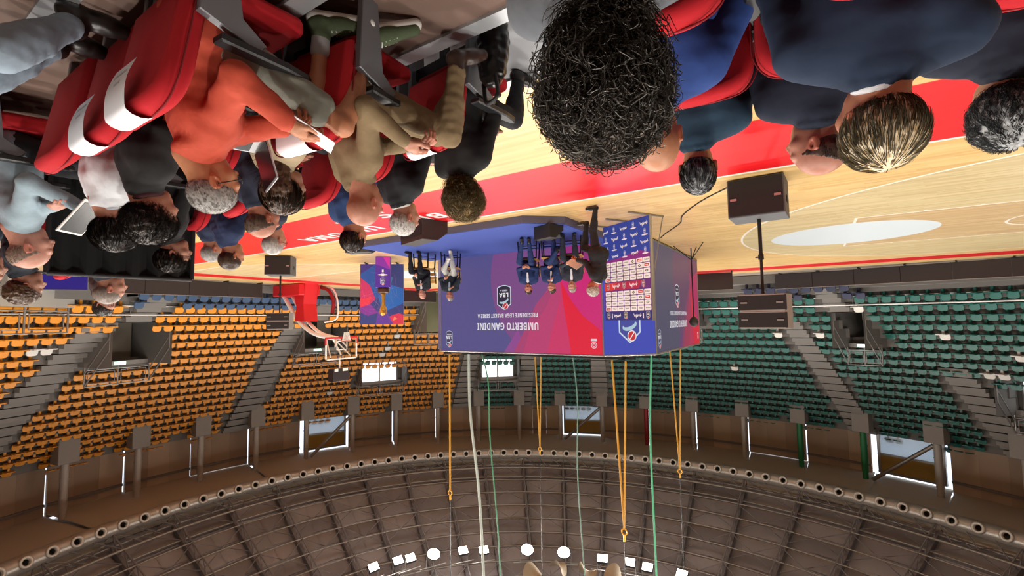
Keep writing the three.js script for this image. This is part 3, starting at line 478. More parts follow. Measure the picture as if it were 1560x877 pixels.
// trophy banner, plinth and trophy
{
  const A = V(19.2, 0, -4.43), B = V(20.39, 0, -3.45), w = A.distanceTo(B), turn = Math.atan2(-(B.z - A.z), B.x - A.x);
  const b = thing('trophy_banner', 'tall banner with blue, violet and pink abstract shapes', 'banner', [(A.x + B.x) / 2, 0, (A.z + B.z) / 2], turn);
  const tex = canvasTex(512, 720, (c, W, H) => {
    c.fillStyle = '#3d4a94'; c.fillRect(0, 0, W, H);
    poly(c, '#2f5fbe', [[200, 720], [512, 720], [512, 420], [360, 300], [180, 380]]); poly(c, '#2b74d6', [[0, 250], [240, 140], [300, 330], [150, 470], [0, 420]]); poly(c, '#3a8fc4', [[170, 380], [330, 440], [300, 640], [130, 560]]); poly(c, '#51a8b8', [[200, 430], [300, 520], [220, 620], [150, 520]]);
    poly(c, '#d23a78', [[512, 560], [400, 470], [330, 300], [430, 210], [512, 260]]); poly(c, '#ef3f5c', [[400, 250], [512, 180], [512, 300], [380, 330]]); poly(c, '#e23a62', [[0, 0], [120, 0], [170, 90], [60, 130], [0, 110]]); poly(c, '#f39a6a', [[70, 60], [130, 40], [110, 90]]);
    poly(c, '#6a44b4', [[120, 0], [330, 0], [300, 150], [190, 130]]); poly(c, '#8a3fae', [[300, 140], [420, 100], [512, 150], [512, 200], [390, 240]]); poly(c, '#4a3a9a', [[330, 720], [512, 600], [512, 720]]);
    for (let i = 0; i < 30; i++) { c.strokeStyle = `rgba(255,${120 + i * 3},${160 + i * 2},0.25)`; c.lineWidth = rr(1, 5); c.beginPath(); c.moveTo(rr(0, W), rr(0, H)); c.quadraticCurveTo(rr(0, W), rr(0, H), rr(0, W), rr(0, H)); c.stroke(); }
  });
  const g = new THREE.PlaneGeometry(w, 2.18); xf(g, 0, 1.12, 0.022); mesh('printed_sheet', g, mat('#ffffff', 0.6, 0, { map: tex }), b); mesh('panel', [box(w, 2.18, 0.04, 0, 1.12, 0)], M.white, b);
  for (const s of [-0.55, 0.55]) mesh('foot', [box(0.05, 0.04, 0.7, s, 0.02, 0)], M.black, b);
  const p = thing('trophy_plinth', 'narrow violet and magenta plinth with white crests under the trophy', 'plinth', [18.55, 0, -2.9], -0.75);
  const pt = canvasTex(200, 400, (c, W, H) => { c.fillStyle = '#5a2fb0'; c.fillRect(0, 0, W, H); poly(c, '#8c35c0', [[0, H], [0, 230], [200, 300], [200, H]]); poly(c, '#d836b4', [[0, 240], [0, H], [100, H]]); shield(c, 100, 70, 62, 96, '#4a3a90'); c.fillStyle = '#fff'; c.beginPath(); c.ellipse(100, 160, 68, 10, 0, 0, 7); c.fill(); c.fillRect(80, 145, 40, 30); c.fillRect(88, 195, 24, 34); });
  mesh('body', [rbox(0.46, 1.0, 0.46, 0.01, 0, 0.5, 0)], mat('#5a2fb0', 0.6), p); const pg = new THREE.PlaneGeometry(0.45, 0.98); xf(pg, 0, 0.5, 0.232); mesh('printed_sheet', pg, mat('#ffffff', 0.6, 0, { map: pt }), p);
  const t = thing('trophy', 'gold trophy on a round brown base standing on the violet plinth', 'trophy', [18.55, 1.001, -2.9]);
  const gold = mat('#e0ac48', 0.3, 0.6);
  mesh('base', [lathe([[0, 0], [0.19, 0], [0.19, 0.16], [0.15, 0.18], [0, 0.18]], 24)], mat('#5a3a22', 0.5), t);
  mesh('stem', [lathe([[0, 0.18], [0.09, 0.18], [0.06, 0.28], [0.055, 0.5], [0.085, 0.72], [0.06, 0.74], [0, 0.72]], 20)], gold, t);
  mesh('ball', [xf(new THREE.SphereGeometry(0.1, 18, 14), 0.03, 0.82, 0)], gold, t); for (const s of [-1, 1]) mesh('wing', [pipe([[s * 0.05, 0.6, 0], [s * 0.14, 0.7, 0], [s * 0.16, 0.86, 0]], 0.018, 6, 14)], gold, t);
}
// ---------------------------------------------------------------- sound system
function speakerTower(x, z, turn, where) {
  const sub = thing('subwoofer', `grey black subwoofer on the court floor ${where}`, 'loudspeaker', [x, 0, z], turn);
  mesh('cabinet', [rbox(0.78, 0.6, 0.6, 0.015, 0, 0.31, 0)], mat('#57585a', 0.7), sub); mesh('grille', [rbox(0.74, 0.56, 0.03, 0.01, 0, 0.31, 0.3)], mat('#241f1e', 0.9), sub);
  for (const s of [-1, 1]) mesh('handle', [box(0.09, 0.035, 0.02, s * 0.3, 0.33, 0.318)], M.alu, sub);
  for (const s of [-1, 1]) mesh('side_grip', [box(0.02, 0.1, 0.16, s * 0.39, 0.36, 0)], M.black, sub);
  const pole = thing('speaker_pole', `black distance pole rising from the subwoofer ${where}`, 'pole', [x, 0.612, z], turn);
  mesh('tube', [rod([0, 0, 0], [0, 0.6, 0], 0.028, 10), rod([0, 0.6, 0], [0, 1.18, 0], 0.022, 10)], M.black, pole); mesh('clamp', [rod([0, 0.56, 0], [0, 0.64, 0], 0.04, 10), rod([0, 0.6, 0], [0.08, 0.6, 0], 0.012, 6)], M.black, pole);
  for (let i = 0; i < 2; i++) {
    const t = thing('line_array_speaker', `${i ? 'upper' : 'lower'} black line array box on the pole ${where}`, 'loudspeaker', [x, 1.795 + i * 0.262, z], turn);
    mesh('cabinet', [xf(prism([[-0.36, 0.18], [-0.3, -0.2], [0.3, -0.2], [0.36, 0.18]], 0.25, 0.006), 0, 0.006, 0, -Math.PI / 2)], mat('#8d8a85', 0.7), t);
    mesh('grille', [rbox(0.66, 0.23, 0.03, 0.008, 0, 0.13, 0.192)], mat('#262526', 0.9), t); for (const s of [-1, 1]) mesh('badge', [box(0.09, 0.025, 0.012, s * 0.24, 0.13, 0.211)], M.alu, t);
  }
}
speakerTower(7.34, -0.55, 0.05, 'beside the pale free throw circle');
speakerTower(20.9, -0.75, -0.75, 'in front of the far basket');
{
  const w = thing('stage_subwoofer', 'big dark brown loudspeaker on the floor at the stage front', 'loudspeaker', [13.75, 0, 0.22], 0.3);
  mesh('cabinet', [xf(prism([[-0.3, 0], [0.3, 0], [0.3, 0.24], [0.06, 0.42], [-0.3, 0.42]], 0.95, 0.008), -0.48, 0.008, 0, 0, Math.PI / 2)], mat('#2c2320', 0.75), w); mesh('grille', [box(0.9, 0.26, 0.02, 0, 0.21, 0.315)], mat('#1a1514', 0.95), w);
  const m = thing('stage_monitor', 'small black wedge monitor at the front corner of the blue stage', 'loudspeaker', [11.32, 0.163, -0.98], 0.35);
  mesh('cabinet', [xf(prism([[-0.18, 0], [0.2, 0], [0.2, 0.1], [-0.02, 0.27], [-0.18, 0.27]], 0.5, 0.006), -0.25, 0.006, 0, 0, Math.PI / 2)], mat('#1d1c1e', 0.7), m); mesh('grille', [box(0.46, 0.2, 0.015, 0, 0.18, -0.1, -0.65)], M.black, m); mesh('handle', [pipe([[0.27, 0.05, 0.05], [0.31, 0.1, 0.02], [0.27, 0.16, -0.02]], 0.012, 6, 10)], M.black, m);
  const f = thing('floor_monitor', 'flat grey floor monitor beside the right end of the stage', 'loudspeaker', [17.25, 0, -0.95], -0.4);
  mesh('cabinet', [xf(prism([[-0.25, 0], [0.28, 0], [0.28, 0.06], [0, 0.2], [-0.25, 0.2]], 0.7, 0.006), -0.35, 0.006, 0, 0, Math.PI / 2)], mat('#4a4848', 0.7), f); mesh('grille', [box(0.66, 0.02, 0.26, 0, 0.16, 0.13, 0.45)], M.black, f);
  const l = thing('tripod_lamp', 'black tripod stand with a small lamp head before the side screen', 'stand', [9.62, 0, -6.6]);
  for (let i = 0; i < 3; i++) { const a = i * 2.1 + 0.4; mesh('leg', [rod([Math.cos(a) * 0.5, 0.01, Math.sin(a) * 0.5], [0, 0.45, 0], 0.014, 6)], M.black, l); }
  mesh('pole', [rod([0, 0.1, 0], [0, 2.1, 0], 0.018, 8)], M.black, l); mesh('lamp_head', [xf(lathe([[0, -0.16], [0.1, -0.08], [0.14, 0.02], [0.1, 0.12], [0, 0.18]], 6), 0, 2.24, 0)], mat('#2a2622', 0.6), l);
  const cb = tag(mesh('speaker_cable', pipe([[7.76, 0.012, -0.62], [8.3, 0.012, -1.3], [8.9, 0.012, -2.4], [9.1, 0.012, -3.1], [9.7, 0.012, -4.2], [10.0, 0.012, -4.8]], 0.012, 6, 40), M.black), 'black cable lying on the parquet from the subwoofer to the scoreboard', 'cable');
}
// ---------------------------------------------------------------- far basket
{
  const h = thing('basketball_hoop', 'basketball stand with red padded base, white arm and glass backboard', 'basketball hoop', [28, 0, -7.5], 0);
  const wp = mat('#eceae6', 0.45);
  mesh('base_pad', [rbox(2.5, 0.62, 1.25, 0.06, 2.65, 0.33, 0.1)], M.red, h);
  mesh('mast_pad', [xf(prism([[1.35, 0], [2.75, 0], [2.3, 0.7], [2.1, 1.2], [2.2, 1.95], [1.35, 2.0], [1.5, 1.1]], 0.75, 0.03), 0, 0.02, -0.35)], M.red, h);
  mesh('arm', [pipe([[3.9, 0.3, 0.25], [3.0, 1.2, 0.25], [2.2, 1.95, 0.25], [0.9, 2.65, 0.22], [-0.9, 2.95, 0.1]], 0.11, 8, 30), pipe([[3.9, 0.3, -0.25], [3.0, 1.2, -0.25], [2.2, 1.95, -0.25], [0.9, 2.65, -0.22], [-0.9, 2.95, -0.1]], 0.09, 8, 30), rod([-0.9, 2.95, 0.1], [-1.15, 3.35, 0.35], 0.035), rod([-0.9, 2.95, -0.1], [-1.15, 3.35, -0.35], 0.035), rod([-0.5, 2.95, 0], [-1.15, 3.75, 0], 0.04), rod([-0.2, 2.9, 0.2], [-1.15, 3.85, 0.6], 0.03), rod([-0.2, 2.9, -0.2], [-1.15, 3.85, -0.6], 0.03)], wp, h);
  const bd = mesh('backboard', [box(0.03, 1.05, 1.8, -1.2, 3.425, 0)], new THREE.MeshPhysicalMaterial({ color: '#ffffff', transmission: 1, roughness: 0.03, thickness: 0 }), h);
  mesh('board_frame', [[0, 0.525], [0, -0.525]].map(([, y]) => box(0.06, 0.06, 1.86, -1.2, 3.425 + y, 0)).concat([-0.9, 0.9].map((z) => box(0.06, 1.1, 0.06, -1.2, 3.425, z)), [0.295, -0.295].map((z) => box(0.02, 0.45, 0.04, -1.222, 3.275, z)), [3.06, 3.49].map((y) => box(0.02, 0.04, 0.59, -1.222, y, 0))), wp, bd);
  mesh('edge_pad', [rbox(0.09, 0.1, 1.9, 0.03, -1.2, 2.89, 0), rbox(0.09, 0.36, 0.08, 0.03, -1.2, 3.06, 0.92), rbox(0.09, 0.36, 0.08, 0.03, -1.2, 3.06, -0.92)], M.red, bd);
  mesh('rim', [xf(new THREE.TorusGeometry(0.225, 0.014, 8, 28), -1.575, 3.05, 0, Math.PI / 2), box(0.15, 0.05, 0.16, -1.28, 3.04, 0)], mat('#d8451c', 0.4), h);
  const net = []; for (let i = 0; i < 12; i++) { const a = i / 12 * 6.283, b = (i + 1) / 12 * 6.283, c = (i - 1) / 12 * 6.283; const P = (t, r, y) => V(-1.575 + r * Math.cos(t), y, r * Math.sin(t)); net.push(rod(P(a, 0.225, 3.05), P(b, 0.15, 2.82), 0.009, 4), rod(P(a, 0.225, 3.05), P(c, 0.15, 2.82), 0.009, 4), rod(P(b, 0.15, 2.82), P(a, 0.12, 2.62), 0.009, 4), rod(P(c, 0.15, 2.82), P(a, 0.12, 2.62), 0.009, 4)); } mesh('net', net, M.white, h);
  const guard = []; for (const z of [-0.75]) guard.push(pipe([[2.0, 0.05, z - 0.25], [1.1, 0.25, z - 0.35], [0.75, 0.9, z - 0.4], [0.75, 1.9, z - 0.35], [1.3, 2.1, z]], 0.05, 8, 24)); mesh('side_guard', guard, wp, h);
  mesh('side_guard_pad', [pipe([[2.05, 0.1, -0.9], [1.3, 0.35, -1.0], [0.95, 0.95, -1.05], [0.95, 1.6, -1.0]], 0.1, 8, 20)], mat('#8e1420', 0.6), h);
  mesh('shot_clock', [rbox(0.42, 0.62, 0.95, 0.02, -1.0, 4.75, 0)], mat('#24161a', 0.5), h); mesh('clock_bracket', [rod([-1.05, 3.9, 0], [-1.05, 4.5, 0], 0.04, 8)], wp, h);
  mesh('clock_face', [box(0.02, 0.14, 0.3, -1.22, 4.5, -0.22), box(0.02, 0.14, 0.2, -1.22, 4.5, 0.3)], M.white, h);
}
// ---------------------------------------------------------------- acoustic sails under the dome and the front block at the end of the orange stand
[[18.7, -15.15], [17.27, -15.57], [19.6, -13.9], [15.9, -15.9]].forEach(([x, z], i) => {
  const n = 6, p = [], ix = []; for (let a = 0; a <= n; a++) for (let b = 0; b <= n; b++) { const u = a / n * 2 - 1, v = b / n * 2 - 1; p.push(u * 0.48 * (1 - 0.25 * v * v), 0.3 * u * u - 0.22 * v * v, v * 0.48 * (1 - 0.25 * u * u)); }
  for (let a = 0; a < n; a++) for (let b = 0; b < n; b++) { const k = a * (n + 1) + b; ix.push(k, k + 1, k + n + 1, k + 1, k + n + 2, k + n + 1); }
  const g = new THREE.BufferGeometry(); g.setAttribute('position', new THREE.Float32BufferAttribute(p, 3)); g.setIndex(ix); g.computeVertexNormals();
  const t = thing('acoustic_sail', 'curved beige acoustic sail hanging under the dome', 'acoustic panel', [x, 15.2, z], i * 0.9, 'acoustic sails');
  const s = mesh('cloth', g, mat('#a99d8a', 0.9, 0, { side: THREE.DoubleSide }), t); s.rotation.set(0.5, 0, 0.3 * (i % 2 ? 1 : -1)); mesh('wire', [[-0.35, -0.35], [0.35, 0.35]].map(([a, b]) => rod([a, 0.2, b], [a * 0.4, 3.2, b * 0.4], 0.008, 4)), M.darkMetal, t);
});
{
  const A = rowP(0.4, 0.15, 0), B = rowP(0.57, 0.15, 0), w = A.distanceTo(B), turn = Math.atan2(-(B.z - A.z), B.x - A.x);
  const t = thing('concrete_block', 'pale concrete block with a tubular railing at the end of the orange stand', 'concrete block', [(A.x + B.x) / 2, 0, (A.z + B.z) / 2], turn);
  mesh('block', [box(w, 1.35, 0.5, 0, 0.68, 0)], mat('#9a9a94', 0.9), t);
  const r = []; for (let i = 0; i <= 2; i++) r.push(rod([-w / 2 + w * i / 2, 1.35, 0], [-w / 2 + w * i / 2, 2.4, 0], 0.04, 6)); for (const y of [1.5, 2.38]) r.push(rod([-w / 2, y, 0], [w / 2, y, 0], 0.035, 6)); for (const s of [-1, 1]) { const c = s * w / 4, q = w * 0.2; r.push(rod([c - q, 1.62, 0], [c + q, 1.62, 0], 0.025, 5), rod([c - q, 2.24, 0], [c + q, 2.24, 0], 0.025, 5), rod([c - q, 1.62, 0], [c - q, 2.24, 0], 0.025, 5), rod([c + q, 1.62, 0], [c + q, 2.24, 0], 0.025, 5)); } mesh('railing', r, M.steel, t);
}
// ---------------------------------------------------------------- near seating: platforms
{
  const t = sgroup('floor_platform', 'stepped plywood and metal platform under the red seats', 'platform');
  const grey = mat('#8f9296', 0.6), brown = mat('#6b564c', 0.75), alu = mat('#b4b8bc', 0.4, 0.5);
  const deck = (z0, z1, y0, y1, m, edge) => { for (let x = 2.0, i = 0; x < 19; x += 2.4, i++) mesh('deck_panel', [box(2.392, y1 - y0, z0 - z1, x + 1.2, (y0 + y1) / 2, (z0 + z1) / 2)], m, t); mesh('nosing', [box(17, 0.03, 0.1, 10.4, y1 + 0.004, z1 + 0.05)], alu, t); };
  deck(5.5, 4.46, 0, 0.2, grey); deck(6.3, 5.5, 0, 0.45, brown); deck(7.0, 6.3, 0, 0.6, brown); deck(10.0, 7.0, 0, 0.75, brown);
}
const FLOORY = (z) => (z > 7.0 ? 0.75 : z > 6.3 ? 0.6 : z > 5.5 ? 0.45 : z > 4.46 ? 0.2 : 0);
// ---------------------------------------------------------------- red folding seats with grey side frames
function bend(g, k) { const p = g.attributes.position; for (let i = 0; i < p.count; i++) p.setZ(i, p.getZ(i) + k * p.getX(i) * p.getX(i)); g.computeVertexNormals(); return g; }
const seatBack = (() => {
  const sh = new THREE.Shape(); sh.moveTo(-0.22, 0); sh.lineTo(-0.235, 0.34); sh.bezierCurveTo(-0.235, 0.47, -0.18, 0.5, -0.06, 0.505); sh.lineTo(0.06, 0.505); sh.bezierCurveTo(0.18, 0.5, 0.235, 0.47, 0.235, 0.34); sh.lineTo(0.22, 0); sh.closePath();
  const g = clean(new THREE.ExtrudeGeometry(sh, { depth: 0.03, bevelEnabled: true, bevelThickness: 0.036, bevelSize: 0.036, bevelSegments: 5, curveSegments: 10 })); const q = g.attributes.position; for (let i = 0; i < q.count; i++) q.setZ(i, q.getZ(i) + 0.5 * q.getX(i) * q.getX(i));
  return xf(toCreasedNormals(g, 0.75), 0, 0.02, -0.29, -0.16);
})();
const redCloth = mat('#b3101d', 0.9), redSeam = mat('#7d0a14', 0.9);
function upholstered(x, y, z, turn, label, arms = 3, down = true) {     // y is the height of the cushion top
  const s = thing('auditorium_seat', label, 'seat', [x, y, z], turn, 'red upholstered seats'), fl = FLOORY(z) - y;
  mesh('backrest', seatBack, redCloth, s);
  mesh('backrest_seam', [xf(pipe([[-0.268, 0.02, 0.03], [-0.283, 0.3, 0.03], [-0.277, 0.43, 0.03], [-0.22, 0.515, 0.03], [0, 0.538, 0.03], [0.22, 0.515, 0.03], [0.277, 0.43, 0.03], [0.283, 0.3, 0.03], [0.268, 0.02, 0.03]], 0.004, 5, 50), 0, 0.02, -0.28, -0.16)], redSeam, s);
  mesh('cushion', [down ? rbox(0.48, 0.1, 0.46, 0.04, 0, -0.05, 0.0, 0.05, 0, 0, 3) : rbox(0.48, 0.42, 0.11, 0.04, 0, 0.15, -0.17, -0.1, 0, 0, 3)], redCloth, s);
  for (const a of [-1, 1]) if (arms & (a < 0 ? 1 : 2)) {
    mesh('side_frame', [xf(prism([[-0.24, fl], [-0.14, fl], [-0.1, 0.1], [0.0, 0.17], [-0.03, 0.21], [-0.26, 0.14]], 0.03, 0.004), a * 0.285 + 0.015, 0, 0, 0, -Math.PI / 2)], mat('#7c7f84', 0.45, 0.5), s);
    mesh('hinge', [xf(new THREE.CylinderGeometry(0.035, 0.035, 0.05, 12), a * 0.275, 0.02, -0.22, 0, 0, Math.PI / 2), bar([a * 0.27, 0.03, -0.22], [a * 0.27, 0.14, -0.08], 0.02, 0.045)], M.alu, s);
    mesh('armrest', [xf(prism([[-0.18, -0.028], [0.1, -0.034], [0.2, -0.015], [0.22, 0], [0.2, 0.015], [0.1, 0.034], [-0.18, 0.028]], 0.022, 0.008), a * 0.285, 0.21, 0, -Math.PI / 2 + 0.06, -Math.PI / 2, 0)], mat('#1c1d1f', 0.45), s);
  }
  mesh('beam', [bar([-0.28, fl + 0.18, -0.18], [0.28, fl + 0.18, -0.18], 0.06, 0.08), bar([0, fl, -0.18], [0, fl + 0.2, -0.18], 0.05)], M.darkMetal, s);
  return s;
}
const signTex = canvasTex(128, 180, (c, W, H) => { c.fillStyle = '#eceff5'; c.fillRect(0, 0, W, H); c.fillStyle = '#6a6e78'; c.textAlign = 'center'; c.font = 'bold 15px sans-serif'; c.fillText('RISERVATO', 64, 34); c.font = '14px sans-serif'; c.fillText('Media', 64, 60); });
function signOn(x, y, z, turn, label) {                              // sheet folded over the top of a backrest
  const n = 14, p = [], uv = [], idx = [], prof = [];
  for (let i = 0; i <= 7; i++) { const yy = 0.34 + 0.2 * i / 7; prof.push([yy, -0.338 - 0.158 * yy - 0.015 * Math.sin(i / 7 * 3.1)]); }
  for (let i = 1; i < 6; i++) { const a = i / 6 * Math.PI; prof.push([0.54 + 0.035 * Math.sin(a), -0.374 - 0.052 * Math.cos(a)]); }
  for (let i = 0; i <= 7; i++) { const yy = 0.54 - 0.16 * i / 7; prof.push([yy, -0.23 - 0.158 * yy + 0.012 * i / 7]); }
  const t = thing('reserved_sign', label, 'paper sign', [x, y, z], turn, 'paper signs on the seats');
  prof.forEach(([yy, zz], i) => { for (const s of [-1, 1]) { p.push(s * 0.105, yy, zz); uv.push(s < 0 ? 1 : 0, 1 - Math.abs(i / (prof.length - 1) * 2 - 1)); } });
  for (let i = 0; i < prof.length - 1; i++) idx.push(i * 2, i * 2 + 1, i * 2 + 2, i * 2 + 1, i * 2 + 3, i * 2 + 2);
  const g = new THREE.BufferGeometry(); g.setAttribute('position', new THREE.Float32BufferAttribute(p, 3)); g.setAttribute('uv', new THREE.Float32BufferAttribute(uv.map((v, i) => (i % 2 ? 1 - v : v)), 2)); g.setIndex(idx); g.computeVertexNormals();
  mesh('sheet', g, mat('#ffffff', 0.8, 0, { map: signTex, side: THREE.DoubleSide }), t); return t;
}
// ---------------------------------------------------------------- figures: distance fields meshed by surface nets
function sdfMesh(prims, cell, post, wrinkle = 0, wf = 14) {
  const lo = [9, 9, 9], hi = [-9, -9, -9];
  for (const q of prims) if (!q.cut) for (let a = 0; a < 3; a++) { const m = q.pad; lo[a] = Math.min(lo[a], (q.c ? q.c[a] : Math.min(q.a[a], q.b[a])) - m); hi[a] = Math.max(hi[a], (q.c ? q.c[a] : Math.max(q.a[a], q.b[a])) + m); }
  for (let a = 0; a < 3; a++) { lo[a] -= cell * 2; hi[a] += cell * 2; }
  const n = [0, 1, 2].map((a) => Math.ceil((hi[a] - lo[a]) / cell) + 1), nx = n[0], nxy = n[0] * n[1], F = new Float32Array(nxy * n[2]).fill(0.3);
  for (const q of prims) {
    const k = q.k || 0.02, mg = k + cell * 2.5, bl = [], bh = [];
    for (let a = 0; a < 3; a++) { const l = (q.c ? q.c[a] : Math.min(q.a[a], q.b[a])) - q.pad - mg, h = (q.c ? q.c[a] : Math.max(q.a[a], q.b[a])) + q.pad + mg; bl[a] = clamp(Math.floor((l - lo[a]) / cell), 0, n[a] - 1); bh[a] = clamp(Math.ceil((h - lo[a]) / cell), 0, n[a] - 1); }
    let ax, ay, az, ll; if (!q.c) { ax = q.b[0] - q.a[0]; ay = q.b[1] - q.a[1]; az = q.b[2] - q.a[2]; ll = ax * ax + ay * ay + az * az || 1e-9; }
    for (let z = bl[2]; z <= bh[2]; z++) for (let y = bl[1]; y <= bh[1]; y++) for (let x = bl[0]; x <= bh[0]; x++) {
      const px = lo[0] + x * cell, py = lo[1] + y * cell, pz = lo[2] + z * cell; let d;
      if (q.c) { const ex = (px - q.c[0]) / q.r[0], ey = (py - q.c[1]) / q.r[1], ez = (pz - q.c[2]) / q.r[2], l = Math.sqrt(ex * ex + ey * ey + ez * ez); d = (l - 1) * Math.min(q.r[0], q.r[1], q.r[2]) * (l > 1 ? 1 : 1); }
      else { const wx = px - q.a[0], wy = py - q.a[1], wz = pz - q.a[2], t = clamp((wx * ax + wy * ay + wz * az) / ll, 0, 1), dx = wx - ax * t, dy = wy - ay * t, dz = wz - az * t; d = Math.sqrt(dx * dx + dy * dy + dz * dz) - (q.ra + (q.rb - q.ra) * t); }
      const i = x + y * nx + z * nxy;
      if (q.cut) { const h = Math.max(k - Math.abs(F[i] + d), 0) / k; F[i] = Math.max(F[i], -d) + h * h * k * 0.25; }
      else { const h = Math.max(k - Math.abs(F[i] - d), 0) / k; F[i] = Math.min(F[i], d) - h * h * k * 0.25; }
    }
  }
  if (wrinkle || post) for (let z = 0; z < n[2]; z++) for (let y = 0; y < n[1]; y++) for (let x = 0; x < n[0]; x++) {
    const i = x + y * nx + z * nxy; if (Math.abs(F[i]) > 0.06) { if (!post || F[i] > 0) continue; }
    const px = lo[0] + x * cell, py = lo[1] + y * cell, pz = lo[2] + z * cell;
    if (wrinkle && Math.abs(F[i]) < 0.06) F[i] += wrinkle * (noise(px * wf, py * wf * 1.9, pz * wf) + 0.6 * noise(px * wf * 2.3 + 5, py * wf * 1.2, pz * wf * 2));
    if (post) F[i] = post(px, py, pz, F[i]);
  }
  const id = new Int32Array(F.length).fill(-1), pos = [], nor = [], index = [];
  const off = [0, 1, nx, nx + 1, nxy, nxy + 1, nxy + nx, nxy + nx + 1], ed = [[0, 1], [2, 3], [4, 5], [6, 7], [0, 2], [1, 3], [4, 6], [5, 7], [0, 4], [1, 5], [2, 6], [3, 7]];
  for (let z = 0; z < n[2] - 1; z++) for (let y = 0; y < n[1] - 1; y++) for (let x = 0; x < n[0] - 1; x++) {
    const i = x + y * nx + z * nxy; let m = 0; for (let c = 0; c < 8; c++) if (F[i + off[c]] < 0) m |= 1 << c; if (m === 0 || m === 255) continue;
    let sx = 0, sy = 0, sz = 0, k = 0;
    for (const [a, b] of ed) { if (((m >> a) & 1) === ((m >> b) & 1)) continue; const fa = F[i + off[a]], t = fa / (fa - F[i + off[b]]); sx += (a & 1) + ((b & 1) - (a & 1)) * t; sy += ((a >> 1) & 1) + (((b >> 1) & 1) - ((a >> 1) & 1)) * t; sz += (a >> 2) + ((b >> 2) - (a >> 2)) * t; k++; }
    id[i] = pos.length / 3; pos.push(lo[0] + (x + sx / k) * cell, lo[1] + (y + sy / k) * cell, lo[2] + (z + sz / k) * cell);
    const f = (c) => F[i + off[c]]; const gx = f(1) + f(3) + f(5) + f(7) - f(0) - f(2) - f(4) - f(6), gy = f(2) + f(3) + f(6) + f(7) - f(0) - f(1) - f(4) - f(5), gz = f(4) + f(5) + f(6) + f(7) - f(0) - f(1) - f(2) - f(3), l = Math.hypot(gx, gy, gz) || 1; nor.push(gx / l, gy / l, gz / l);
  }
  for (let z = 1; z < n[2] - 1; z++) for (let y = 1; y < n[1] - 1; y++) for (let x = 1; x < n[0] - 1; x++) {
    const i = x + y * nx + z * nxy, s = F[i] < 0;
    const quad = (a, b, c, d, flip) => { if (a < 0 || b < 0 || c < 0 || d < 0) return; if (flip) index.push(a, d, c, a, c, b); else index.push(a, b, c, a, c, d); };
    if (s !== F[i + 1] < 0) quad(id[i - nx - nxy], id[i - nxy], id[i], id[i - nx], !s);
    if (s !== F[i + nx] < 0) quad(id[i - 1 - nxy], id[i - 1], id[i], id[i - nxy], !s);
    if (s !== F[i + nxy] < 0) quad(id[i - 1 - nx], id[i - nx], id[i], id[i - 1], !s);
  }
  const g = new THREE.BufferGeometry(); g.setAttribute('position', new THREE.Float32BufferAttribute(pos, 3)); g.setAttribute('normal', new THREE.Float32BufferAttribute(nor, 3)); g.setIndex(index); return g;
}
const arr = (v) => (v.isVector3 ? [v.x, v.y, v.z] : v);
const cap = (a, b, ra, rb = ra, k = 0.03, cut = false) => ({ a: arr(a), b: arr(b), ra, rb, k, pad: Math.max(ra, rb), cut });
const blob = (c, r, k = 0.02, cut = false) => ({ c: arr(c), r, k, pad: Math.max(...r), cut });
function paint(g, fn) { const p = g.attributes.position, c = new Float32Array(p.count * 3); for (let i = 0; i < p.count; i++) { const q = fn(p.getX(i), p.getY(i), p.getZ(i)); c.set(q, i * 3); } g.setAttribute('color', new THREE.BufferAttribute(c, 3)); return g; }
// head: origin between the ears, facing +z
const headPrims = [blob([0, 0.034, -0.016], [0.076, 0.088, 0.097], 0.03), blob([0, -0.03, 0.022], [0.066, 0.085, 0.07], 0.04), blob([0, -0.072, 0.03], [0.054, 0.045, 0.055], 0.03), blob([0, -0.108, 0.062], [0.024, 0.018, 0.02], 0.03), cap([0, 0.012, 0.088], [0, -0.03, 0.106], 0.009, 0.014, 0.012), blob([-0.015, -0.036, 0.094], [0.01, 0.008, 0.011], 0.01), blob([0.015, -0.036, 0.094], [0.01, 0.008, 0.011], 0.01), cap([-0.045, 0.03, 0.078], [0.045, 0.03, 0.078], 0.012, 0.012, 0.02),
  blob([-0.032, 0.006, 0.094], [0.017, 0.012, 0.016], 0.012, true), blob([0.032, 0.006, 0.094], [0.017, 0.012, 0.016], 0.012, true), blob([-0.031, 0.005, 0.079], [0.0125, 0.0115, 0.0125], 0.004), blob([0.031, 0.005, 0.079], [0.0125, 0.0115, 0.0125], 0.004), cap([-0.02, -0.064, 0.083], [0.02, -0.064, 0.083], 0.0075, 0.0075, 0.008), cap([-0.018, -0.074, 0.082], [0.018, -0.074, 0.082], 0.008, 0.008, 0.008), cap([-0.024, -0.069, 0.094], [0.024, -0.069, 0.094], 0.0035, 0.0035, 0.004, true),
  ...[-1, 1].flatMap((s) => [blob([s * 0.078, 0.0, -0.012], [0.011, 0.033, 0.02], 0.008), blob([s * 0.084, 0.004, -0.006], [0.008, 0.018, 0.009], 0.006, true), cap([s * 0.083, -0.022, -0.018], [s * 0.086, 0.026, -0.024], 0.005, 0.006, 0.006), blob([s * 0.045, -0.02, 0.066], [0.024, 0.022, 0.022], 0.03)]), cap([0, -0.06, -0.03], [0, -0.15, -0.045], 0.054, 0.058, 0.03)];
